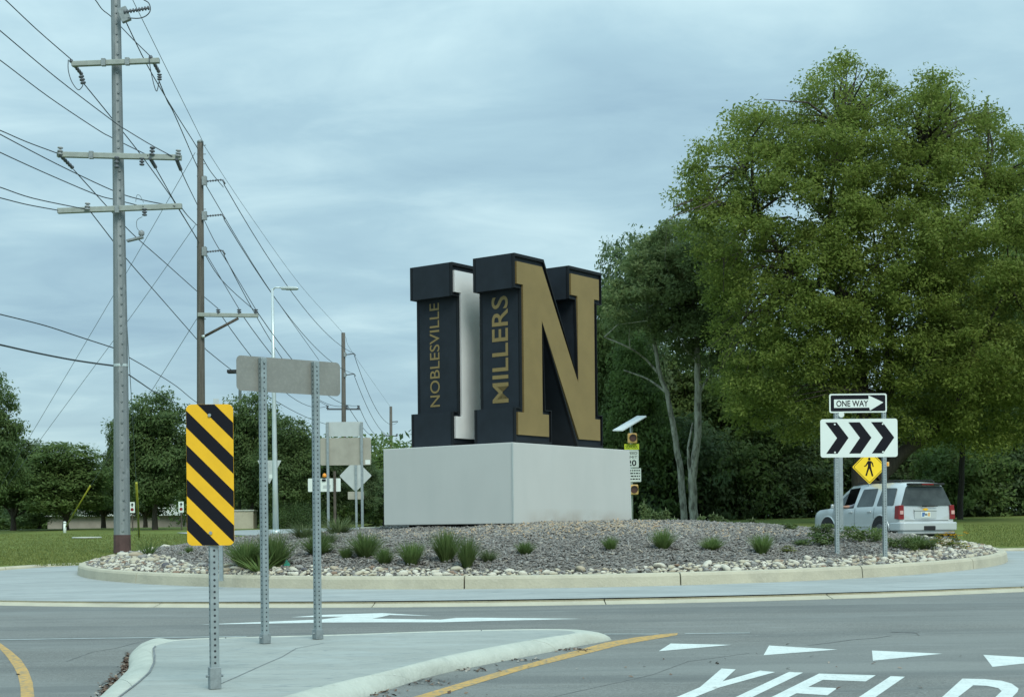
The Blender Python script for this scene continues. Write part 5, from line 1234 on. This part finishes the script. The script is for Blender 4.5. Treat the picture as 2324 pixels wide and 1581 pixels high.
# ------------------------------------------------------------------ plants on the island
def Gm(x, y):
    r_ = ray(x, y); t = 20.0; O = Vector((0, 0, CAMZ))
    while t < 40:
        p = O + r_*t
        if math.hypot(p.x-CX, p.y-CY) < RM and p.z < mound(p.x, p.y): return p
        t += .02
    p = O + r_*37; p.z = plane(p.x, p.y)+.25; return p
def tuft_mesh(seed, n=230, spread=.30, bend=.5, w=.008, lm=None, seg=4, up=1.0):
    g = random.Random(seed); V = []; F = []; T = []
    for k in range(n):
        a = g.uniform(0, 6.283); r0 = .12*g.random()**.5; lean = g.random()**1.2*spread*2.2; ln = g.uniform(.55, 1.05)
        p = Vector((r0*math.cos(a), r0*math.sin(a), 0)); d = Vector((math.cos(a)*lean, math.sin(a)*lean, 1)).normalized(); s_ = Vector((-math.sin(a+g.gauss(0, .6)), math.cos(a), 0)).normalized()
        i0 = len(V); bd = bend*g.uniform(.3, 1.2)
        for q in range(seg+1):
            tt = q/seg; ww = w*(1-tt**2*.9); V += [p - s_*ww, p + s_*ww]
            p = p + d*ln/seg; d = (d + Vector((math.cos(a), math.sin(a), -.55))*bd/seg).normalized()
        for q in range(seg): F.append((i0+2*q, i0+2*q+1, i0+2*q+3, i0+2*q+2)); T.append(min(1, max(0, g.gauss(.5, .2))))
    return attr_mesh('blades', V, F, T, lm)
L_grass = leafmat('ornamental_grass', (.075, .125, .035), (.19, .26, .085), .5)
L_grassf = leafmat('feathery_grass', (.075, .115, .045), (.19, .23, .10), .45)
tm = [tuft_mesh(s, lm=L_grass, n=560, spread=.30+.06*(s % 3), w=.012) for s in range(4)] 
tf = [tuft_mesh(s+10, lm=L_grassf, n=420, spread=.38, bend=.9, w=.008) for s in range(2)]
ty = [tuft_mesh(21, lm=L_grass, n=60, spread=.5, bend=.35, w=.022)]
tufts = [(337, 1262, 38, 44, ty, 'spiky leafed plant beside the foot of the steel utility pole'),
 (560, 1292, 62, 74, tm, 'large grass clump left of the left post of the blank sign'), (622, 1290, 72, 70, tm, 'largest grass clump behind the left post of the blank sign'), (592, 1299, 46, 90, ty, 'arching broad leaves in front of the largest grass clump'),
 (690, 1226, 40, 60, tf, 'feathery grass on the ridge left of the far sign posts'), (768, 1216, 42, 70, tf, 'feathery grass at the foot of the far sign posts'), (722, 1262, 42, 62, tm, 'grass tuft right of the second post of the blank sign'), (742, 1236, 30, 50, tf, 'feathery grass half hidden behind the second post'),
 (786, 1271, 28, 30, tm, 'small grass tuft left of the tall wide one'), (829, 1268, 54, 62, tm, 'tall wide grass tuft below the left end of the plinth'), (872, 1283, 38, 36, tm, 'small dark grass tuft below the plinth left corner'), (934, 1283, 48, 54, tm, 'medium grass tuft third from the tall central pair'),
 (1012, 1279, 66, 58, tm, 'tall left tuft of the central pair of grasses'), (1060, 1291, 66, 42, tm, 'narrow right tuft of the central pair of grasses'), (1108, 1277, 32, 40, tf, 'low pale tuft right of the central pair'), (1192, 1262, 30, 38, tm, 'small lone tuft under the plinth corner'),
 (1386, 1253, 32, 32, tm, 'small tuft below the right face of the plinth'), (1505, 1249, 44, 46, tm, 'round tuft just right of the plinth'), (1616, 1251, 30, 42, tm, 'low tuft between two larger ones right of the plinth'), (1729, 1259, 42, 46, tm, 'round tuft left of the chevron sign'),
 (2080, 1250, 32, 62, tm, 'dark tuft in front of the car bumper'), (430, 1258, 18, 16, tm, 'tiny tuft left of the striped marker'), (412, 1262, 12, 14, tf, 'tiny low tuft beside the steel pole plant')]
for i, (x_, y_, h, w_, ms, lab) in enumerate(tufts):
    p = Gm(x_, y_-2); k = p.y/FPX; t = thing('grass_tuft', lab, 'grass plant', tuple(p - Vector((0, 0, .02))), 'ornamental grasses on the island')
    t.scale = (w_*k*1.35, w_*k*1.35, h*k*1.3); t.rotation_euler.z = i*1.9; link('blades', ms[i % len(ms)], t)
def herb_mesh(seed, n=260, lm=None, tall=False):
    lob = [(random.uniform(-.3, .3), random.uniform(-.3, .3), random.uniform(.25, .75), .26, .26, .22) for _ in range(8)]
    return attr_mesh('leaves', *leaves(lob, n, .055, seed, clump=12, cs=.10), lm)
L_herb = leafmat('herb_leaf', (.03, .07, .02), (.14, .19, .05), .3); L_herby = leafmat('herb_leaf_yellow', (.08, .11, .02), (.22, .24, .05), .3)
hm_ = [herb_mesh(1, 900, L_herb), herb_mesh(2, 700, L_herby), herb_mesh(3, 900, L_grass)]
for i, (x_, y_, h, w_, k_, lab) in enumerate([(1788, 1254, 18, 40, 1, 'low yellowish plant right of the round tuft'), (1822, 1240, 20, 46, 0, 'low leafy plant left of the chevron posts'), (1862, 1240, 34, 70, 0, 'spreading leafy plant at the left chevron post'), (1935, 1232, 40, 60, 2, 'leafy bush between the chevron posts'),
   (1992, 1234, 38, 42, 2, 'leafy bush by the right chevron post and car wheel'), (2024, 1246, 28, 36, 0, 'small leafy plant right of the right chevron post'), (2062, 1252, 34, 44, 2, 'leafy plant before the middle of the car bumper'), (2108, 1250, 28, 40, 0, 'leafy plant below the car exhaust side'), (1790, 1203, 20, 40, 0, 'small green plant on the mound crest before the lawn'), (1874, 1216, 30, 56, 0, 'leafy plant before the car front wheel')]):
    p = Gm(x_, y_); k = p.y/FPX; t = thing('leafy_plant', lab, 'plant', tuple(p - Vector((0, 0, .02))), 'leafy plants on the island'); t.scale = (w_*k*1.1, w_*k*1.1, h*k*1.2); t.rotation_euler.z = i*2.2; link('leaves', hm_[k_], t)
m_flow = mat('yellow_petals', (.60, .36, .02), .7)
for i, (x_, y_, lab) in enumerate(((2166, 1246, 'cluster of yellow flowers at the right end of the stones'), (2128, 1240, 'small yellow flower cluster below the car bumper'))):
    p = Gm(x_, y_); t = thing('yellow_flowers', lab, 'flowers', tuple(p), 'yellow flowers'); s_ = (.22, .12)[i]
    for k in range(26 if i == 0 else 12):
        b = MB(); c = Vector((random.gauss(0, s_*.7), random.gauss(0, s_*.5), random.uniform(.04, .30 - .12*i))) + p
        for q in range(5):
            a_ = q*1.257; b.add([c, c+Vector((math.cos(a_-.5), math.sin(a_-.5)*.7, .5))*.035, c+Vector((math.cos(a_), math.sin(a_)*.7, .35))*.05, c+Vector((math.cos(a_+.5), math.sin(a_+.5)*.7, .5))*.035], [(0, 1, 2, 3)])
        b.build('flower', m_flow, t, fix=False)
    o = link('leaves', hm_[1], t); o.scale = (s_*2, s_*2, .25)
# tall pale stalks behind the mound
stalk = []
b = MB(); rs = random.Random(5)
b.tube([(0, 0, 0), (.01, 0, .5), (0, .01, 1)], [.012, .010, .004], 5)
me_st = b.mesh('stem', mat('stalk_green', (.16, .20, .10), .8))
P5 = attr_mesh('leaves', *leaves([(0, 0, .35+.1*k, .035, .035, .07) for k in range(6)], 700, .028, 5, clump=10, cs=.03), L_olive)
where = ['closest to the plinth', 'second from the plinth', 'third from the plinth, a tall one', 'leaning in the middle left', 'short one in the middle', 'left of the pale trunks', 'under the leaning pale trunk', 'right of the leaning pale trunk', 'under the straight pale trunk', 'right of the straight pale trunk', 'lone stalk right of the pale trunks', 'far lone stalk near the crest']
for i, (x_, y0, y1) in enumerate([(1457, 1192, 1135), (1471, 1192, 1145), (1490, 1195, 1155), (1503, 1196, 1160), (1518, 1195, 1150), (1530, 1198, 1170), (1640-22, 1200, 1160), (1627, 1200, 1165), (1594, 1196, 1165), (1640, 1200, 1172), (1706, 1202, 1172), (1740, 1204, 1185)]):
    Z = 41.0 + (i % 4)*.8; p = GZ(x_, Z, .05); hh = W(x_, y1, Z).z - p.z
    t = thing('tall_stalk', 'tall pale green stalk behind the mound, ' + where[i], 'plant', tuple(p), 'tall stalks behind the island'); t.scale = (1.6, 1.6, hh); t.rotation_euler = (random.uniform(-.08, .08), random.uniform(-.08, .08), i)
    link('stem', me_st, t); link('leaves', P5, t)
# small green tag litter on the stones
p = Gm(650, 1288); b = MB(); b.add([p+Vector((-.05, 0, .02)), p+Vector((.02, -.02, .0)), p+Vector((.06, 0, .05)), p+Vector((0, .01, .13))], [(0, 1, 2, 3)]); b.add([p+Vector((-.05, .01, .02)), p+Vector((.02, -.01, .0)), p+Vector((.06, .01, .05)), p+Vector((0, .02, .13))], [(3, 2, 1, 0)])
tag(b.build('plastic_tag', mat('green_plastic', (.02, .22, .15), .5)), 'small green plastic scrap standing in the mulch behind the kerb', 'litter')
# drain pipe mouth slab at plinth left
q = Gm(890, 1200); b = MB(); b.box((q.x, q.y+1.2, q.z+.02), (.75, .35, .03)); tag(bevel(b.build('paving_slab', m_kerb2), .01), 'pale flat slab on the mound under the left end of the plinth', 'slab')

# ------------------------------------------------------------------ silver car
Zc2 = 45.2; HEAD = R(19)
Xc = (2107-1162)/FPX*Zc2
car = thing('parked_car', 'silver sport utility car seen from behind beyond the island', 'car', (0, 0, 0))
car['label'] = 'silver sport utility car driving off behind the chevron sign'; car.name = 'silver_car'
def part(b, name, m, par=car, bv=0):
    o = b.build(name, m, par); 
    if bv: bevel(o, bv, 2)
    return o
ST = [(.09, .93, .55, .64, 1.80, .17), (.20, .985, .44, .67, 1.875, .13), (.9, 1.0, .36, .69, 1.905, .02), (1.7, 1.0, .36, .69, 1.905, 0), (2.56, 1.0, .36, .69, 1.895, 0), (3.14, 1.0, .36, .70, 1.86, 0),
      (3.50, 1.0, .36, .76, 1.66, 0), (3.98, 1.0, .36, .86, 1.25, 0), (4.15, .995, .36, .84, 1.225, 0), (4.60, .985, .36, .80, 1.15, 0), (4.88, .95, .37, .76, 1.06, 0), (5.02, .90, .40, .72, .95, 0), (5.10, .80, .46, .64, .80, 0)]
def sect(y, w, zb, wr, zr, lean):
    zbelt = min(1.15, zr-.03)
    P_ = [(0, zb), (w*.82, zb), (w*.985, zb+.10), (w, min(.62, zbelt-.2)), (w, min(.98, zbelt-.06)), (w-.03, zbelt), (wr if zr > 1.4 else wr+.05, max(zr-.10, zbelt+.008)), (wr-.10, zr-.012), (0, zr+.012)]
    f_ = lambda x_, z_: Vector((x_, y + lean*max(0, z_-1.15), z_))
    return [f_(-x_, z_) for x_, z_ in P_] + [f_(x_, z_) for x_, z_ in P_[::-1][1:-1]]
secs = [sect(*s_) for s_ in ST]; k = len(secs[0]); b = MB(); vs = [v for s_ in secs for v in s_]; fs = []
for i in range(len(secs)-1):
    for j in range(k):
        if i == 4 and j == 5: continue                     # the open front side window
        a, c = i*k+j, i*k+(j+1) % k; fs.append((a, c, c+k, a+k))
fs += [tuple(range(k)), tuple((len(secs)-1)*k+j for j in range(k))[::-1]]
b.add(vs, fs, True); body = part(b, 'body', m_car)
for p_ in body.data.polygons:
    if len(p_.vertices) > 4: p_.use_smooth = False
em = body.modifiers.new('split', 'EDGE_SPLIT'); em.split_angle = R(38)
def side_x(z_): return .97 - .28*(z_-1.15)/.655
def side_panel(poly, sg_, m, name, off=.006, par=car, th=.004):
    b = MB(); n = len(poly); vs_ = [Vector((sg_*(side_x(z_)+off), y, z_)) for y, z_ in poly] + [Vector((sg_*(side_x(z_)+off-th-.004), y, z_)) for y, z_ in poly]
    b.add(vs_, [tuple(range(n)), tuple(range(n, 2*n))[::-1]] + [(i, (i+1) % n, (i+1) % n+n, i+n) for i in range(n)]); return part(b, name, m, par)
def rp(P_, r_=.05): return rnd(P_, r_)
for sg_ in (-1, 1):
    side_panel(rp([(.38, 1.20), (.50, 1.72), (1.28, 1.74), (1.28, 1.19)], .06), sg_, m_cglass, 'side_window')
    side_panel(rp([(1.47, 1.19), (1.52, 1.74), (2.33, 1.73), (2.40, 1.18)], .06), sg_, m_cglass, 'side_window')
    if sg_ > 0: side_panel(rp([(2.54, 1.18), (2.54, 1.72), (3.12, 1.68), (3.72, 1.20)], .04), sg_, m_cglass, 'side_window')
    else: side_panel([(3.15, 1.18), (3.15, 1.64), (3.74, 1.20)], sg_, m_cglass, 'side_window')
    for y_ in (1.38, 2.46, 3.72):
        b = MB(); b.add([Vector((sg_*1.003, y_-.006, .50)), Vector((sg_*1.003, y_+.006, .50)), Vector((sg_*1.004, y_+.006, .98)), Vector((sg_*1.004, y_-.006, .98)), Vector((sg_*.976, y_+.006, 1.15)), Vector((sg_*.976, y_-.006, 1.15))], [(0, 1, 2, 3), (3, 2, 4, 5)]); part(b, 'door_seam', m_blk)
    for y_ in (1.62, 2.68): b = MB(); b.box((sg_*1.01, y_, 1.03), (.016, .10, .022)); part(b, 'door_handle', m_car, bv=.008)
    b = MB(); b.box((sg_*1.006, 2.6, .60), (.008, 1.0, .03)); part(b, 'side_moulding', m_car, bv=.004)
    b = MB(); b.box((sg_*1.10, 3.52, 1.23), (.085, .05, .065)); part(b, 'wing_mirror', m_car, bv=.03)
    for y_ in (1.03, 4.05):
        n = 14; P_ = [(y_+.475*math.cos(math.pi*q/n), .43+.475*math.sin(math.pi*q/n)) for q in range(n+1)] + [(y_-.475, .34), (y_+.475, .34)]
        b = MB(); b.prism([(p_[0], p_[1]) for p_ in P_], Vector((sg_*1.0, 0, 0)), Vector((0, 1, 0)), UP, Vector((sg_, 0, 0)), -.25, .006); part(b, 'wheel_arch', m_blk)
        b = MB(); b.tube([Vector((sg_*1.0, y_+.49*math.cos(math.pi*q/n), .43+.49*math.sin(math.pi*q/n))) for q in range(n+1)], .024, 6); part(b, 'arch_lip', m_car)
        b = MB(); b.tube([Vector((sg_*.77, y_, .40)), Vector((sg_*.80, y_, .40)), Vector((sg_*.99, y_, .40)), Vector((sg_*1.018, y_, .40))], [.36, .40, .40, .36], 24); ty_ = part(b, 'wheel', m_tyre)
        b = MB(); b.tube([Vector((sg_*1.0, y_, .40)), Vector((sg_*1.024, y_, .40))], [.27, .25], 20); part(b, 'rim', m_rim, ty_)
    b = MB(); b.add([Vector(v_) for v_ in [(sg_*.80, .045, .78), (sg_*.80, .055, 1.20), (sg_*.955, .07, 1.20), (sg_*.985, .06, .78), (sg_*1.006, .26, .80), (sg_*.984, .26, 1.18), (sg_*.80, .24, .78), (sg_*.80, .24, 1.20)]], [(0, 1, 2, 3), (3, 2, 5, 4), (1, 7, 5, 2), (0, 3, 4, 6), (0, 6, 7, 1), (4, 5, 7, 6)]); tl = part(b, 'tail_light', m_red, bv=.012)
    b = MB(); b.box((sg_*.89, .045, .985), (.055, .012, .055)); part(b, 'reversing_lamp', m_lampw, tl)
    b = MB(); b.tube([Vector((sg_*.57, .5, 1.90)), Vector((sg_*.57, .62, 1.955)), Vector((sg_*.57, 1.7, 1.965)), Vector((sg_*.57, 2.8, 1.95)), Vector((sg_*.57, 2.95, 1.89))], .018, 6); part(b, 'roof_rail', m_blk)
for y_ in (.9, 2.3): b = MB(); b.tube([Vector((-.57, y_, 1.962)), Vector((.57, y_, 1.962))], .016, 6); part(b, 'cross_bar', m_blk)
def rear(poly, m, name, off, par=car, th=.004, lean=.17):
    b = MB(); n = len(poly); yy = lambda z_: .09 + lean*max(0, z_-1.15)
    b.add([Vector((x_, yy(z_)-off, z_)) for x_, z_ in poly] + [Vector((x_, yy(z_)-off+th+.006, z_)) for x_, z_ in poly], [tuple(range(n)), tuple(range(n, 2*n))[::-1]] + [(i, (i+1) % n, (i+1) % n+n, i+n) for i in range(n)]); return part(b, name, m, par)
rear(rp([(-.875, 1.19), (.875, 1.19), (.63, 1.765), (-.63, 1.765)], .06), m_cglass, 'rear_window', .006)
b = MB(); b.box((0, .12, 1.825), (.60, .10, .03)); sp2 = part(b, 'rear_spoiler', m_blk, bv=.012)
b = MB(); b.box((0, .012, 1.815), (.2, .012, .016)); part(b, 'high_brake_light', m_red, sp2)
rear([(-.76, .735), (.76, .735), (.76, .75), (-.76, .75)], m_blk, 'tailgate_seam', .004)
rear(rp([(-.42, .80), (.34, .80), (.34, 1.09), (-.42, 1.09)], .02), m_car, 'plate_recess', .010)
rear([(-.43, 1.02), (.35, 1.02), (.35, 1.032), (-.43, 1.032)], m_blk, 'recess_shade_strip', .014)  # flat black strip standing in for shade across the plate recess
pt = rear([(-.19, .84), (.13, .84), (.13, 1.0), (-.19, 1.0)], m_signw, 'licence_plate', .018)
rear([(-.17, .86), (-.09, .86), (-.06, .985), (-.16, .985)], mat('plate_blue', (.08, .17, .35), .5), 'plate_print', .0215, pt)
rear([(.03, .87), (.11, .87), (.11, .98), (.04, .98)], mat('plate_orange', (.6, .38, .16), .5), 'plate_print', .0215, pt)
for q_ in (-.065, -.035, -.005): rear([(q_, .885), (q_+.018, .885), (q_+.018, .955), (q_, .955)], m_signk, 'plate_character', .0215, pt)
emb = [(-.09, -.022), (-.035, -.022), (-.035, -.04), (.035, -.04), (.035, -.022), (.09, -.022), (.075, .022), (.03, .022), (.03, .04), (-.04, .04), (-.04, .022), (-.10, .022)]
rear([(x_-.04, z_+1.075) for x_, z_ in emb], m_signy, 'tailgate_emblem', .020)
b = MB(); b.box((.10, .055, 1.17), (.26, .01, .012)); b.box((-.10, .05, 1.165), (.07, .015, .018)); part(b, 'wiper', m_blk)
bmp = [(-1.0, .20), (-.99, -.02), (-.90, -.10), (.90, -.10), (.99, -.02), (1.0, .20), (1.0, .52), (-1.0, .52)]
b = MB(); b.prism([(x_, y_) for x_, y_ in bmp], Vector((0, 0, .44)), Vector((1, 0, 0)), Vector((0, 1, 0)), UP, 0, .255); part(b, 'rear_bumper', m_car, bv=.035)
b = MB(); b.box((0, .12, .40), (.90, .16, .06)); part(b, 'lower_valance', m_car, bv=.03)
b = MB(); b.box((-.02, -.10, .52), (.20, .02, .065)); part(b, 'tow_opening', m_blk, bv=.02)
b = MB(); b.box((0, 1.1, .30), (.62, .9, .06)); part(b, 'underbody', m_blk)
b = MB(); b.box((-.42, 2.60, 1.22), (.24, .07, .34)); part(b, 'front_seat', m_blk, bv=.05)
b = MB(); b.box((.0, 2.85, .72), (.85, 1.3, .04)); part(b, 'cabin_floor', m_blk)
# driver: one continuous skinned figure, elbow on the sill
def person(name, label, verts, edges, root, loc, rz):
    me = bpy.data.meshes.new(name); me.from_pydata([v[:3] for v in verts], edges, []); o = bpy.data.objects.new(name, me); C.objects.link(o)
    sm_ = o.modifiers.new('skin', 'SKIN'); o.modifiers.new('sub', 'SUBSURF').levels = 2; sd = me.skin_vertices[0].data if me.skin_vertices else None
    return o
pv = [(-.42, 2.78, .86, .15), (-.42, 2.76, 1.08, .16), (-.42, 2.78, 1.26, .15), (-.42, 2.80, 1.40, .06), (-.42, 2.83, 1.50, .085), (-.42, 2.84, 1.60, .095), (-.42, 2.83, 1.68, .06),
      (-.62, 2.80, 1.29, .07), (-.86, 2.84, 1.21, .055), (-1.00, 2.96, 1.20, .045), (-1.00, 3.14, 1.205, .038), (-1.01, 3.20, 1.21, .040), (-1.02, 3.27, 1.20, .022),
      (-.24, 2.80, 1.29, .07), (-.20, 2.95, 1.10, .055), (-.36, 3.15, 1.12, .04), (-.40, 3.20, 1.13, .035),
      (-.52, 3.05, .86, .09), (-.52, 3.35, .84, .065), (-.52, 3.5, .60, .05), (-.32, 3.05, .86, .09), (-.32, 3.35, .84, .065), (-.32, 3.5, .60, .05)]
pe = [(0, 1), (1, 2), (2, 3), (3, 4), (4, 5), (5, 6), (2, 7), (7, 8), (8, 9), (9, 10), (10, 11), (11, 12), (2, 13), (13, 14), (14, 15), (15, 16), (0, 17), (17, 18), (18, 19), (0, 20), (20, 21), (21, 22)]
me = bpy.data.meshes.new('person'); me.from_pydata([v[:3] for v in pv], pe, []); o = bpy.data.objects.new('tmp', me); C.objects.link(o)
md = o.modifiers.new('skin', 'SKIN'); md.use_smooth_shade = True; o.modifiers.new('sub', 'SUBSURF').levels = 2
for i, v in enumerate(pv): sv = me.skin_vertices[0].data[i]; sv.radius = (v[3], v[3]); sv.use_root = (i == 0)
bpy.context.view_layer.update(); pm = bpy.data.meshes.new_from_object(o.evaluated_get(bpy.context.evaluated_depsgraph_get())); bpy.data.objects.remove(o)
pm.materials.clear(); pm.materials.append(m_cloth); pm.materials.append(m_skin); pm.name = 'body'
for p_ in pm.polygons:
    c = p_.center; p_.material_index = 1 if (c.z > 1.40 or c.x < -.93 or c.y > 3.08 and c.z > 1.0) else 0; p_.use_smooth = True
drv = bpy.data.objects.new('person', pm); C.objects.link(drv); tag(drv, 'driver in a dark shirt with an arm resting on the car window sill', 'person')
b = MB(); b.tube([Vector((-.42, 2.80, 1.50)), Vector((-.42, 2.79, 1.58)), Vector((-.42, 2.80, 1.67)), Vector((-.42, 2.83, 1.72))], [.085, .112, .10, .04], 12); hr = b.build('hair', m_hair, drv)
for q_, (dx, dy, l_) in enumerate(((-.012, .05, .06), (-.004, .06, .07), (.006, .06, .065), (.014, .05, .055))):
    b = MB(); b.tube([Vector((-1.02+dx, 3.27, 1.20)), Vector((-1.025+dx, 3.27+l_*.6, 1.198)), Vector((-1.025+dx, 3.27+l_, 1.185))], [.009, .008, .005], 6); b.build('finger', m_skin, drv)
tr_ = Matrix.Rotation(HEAD, 4, 'Z'); zg = W(2107, 1237, Zc2).z - .0
for r_ in (car, drv):
    r_.location = (Xc, Zc2, zg); r_.rotation_euler.z = HEAD
for o_ in list(drv.children): pass
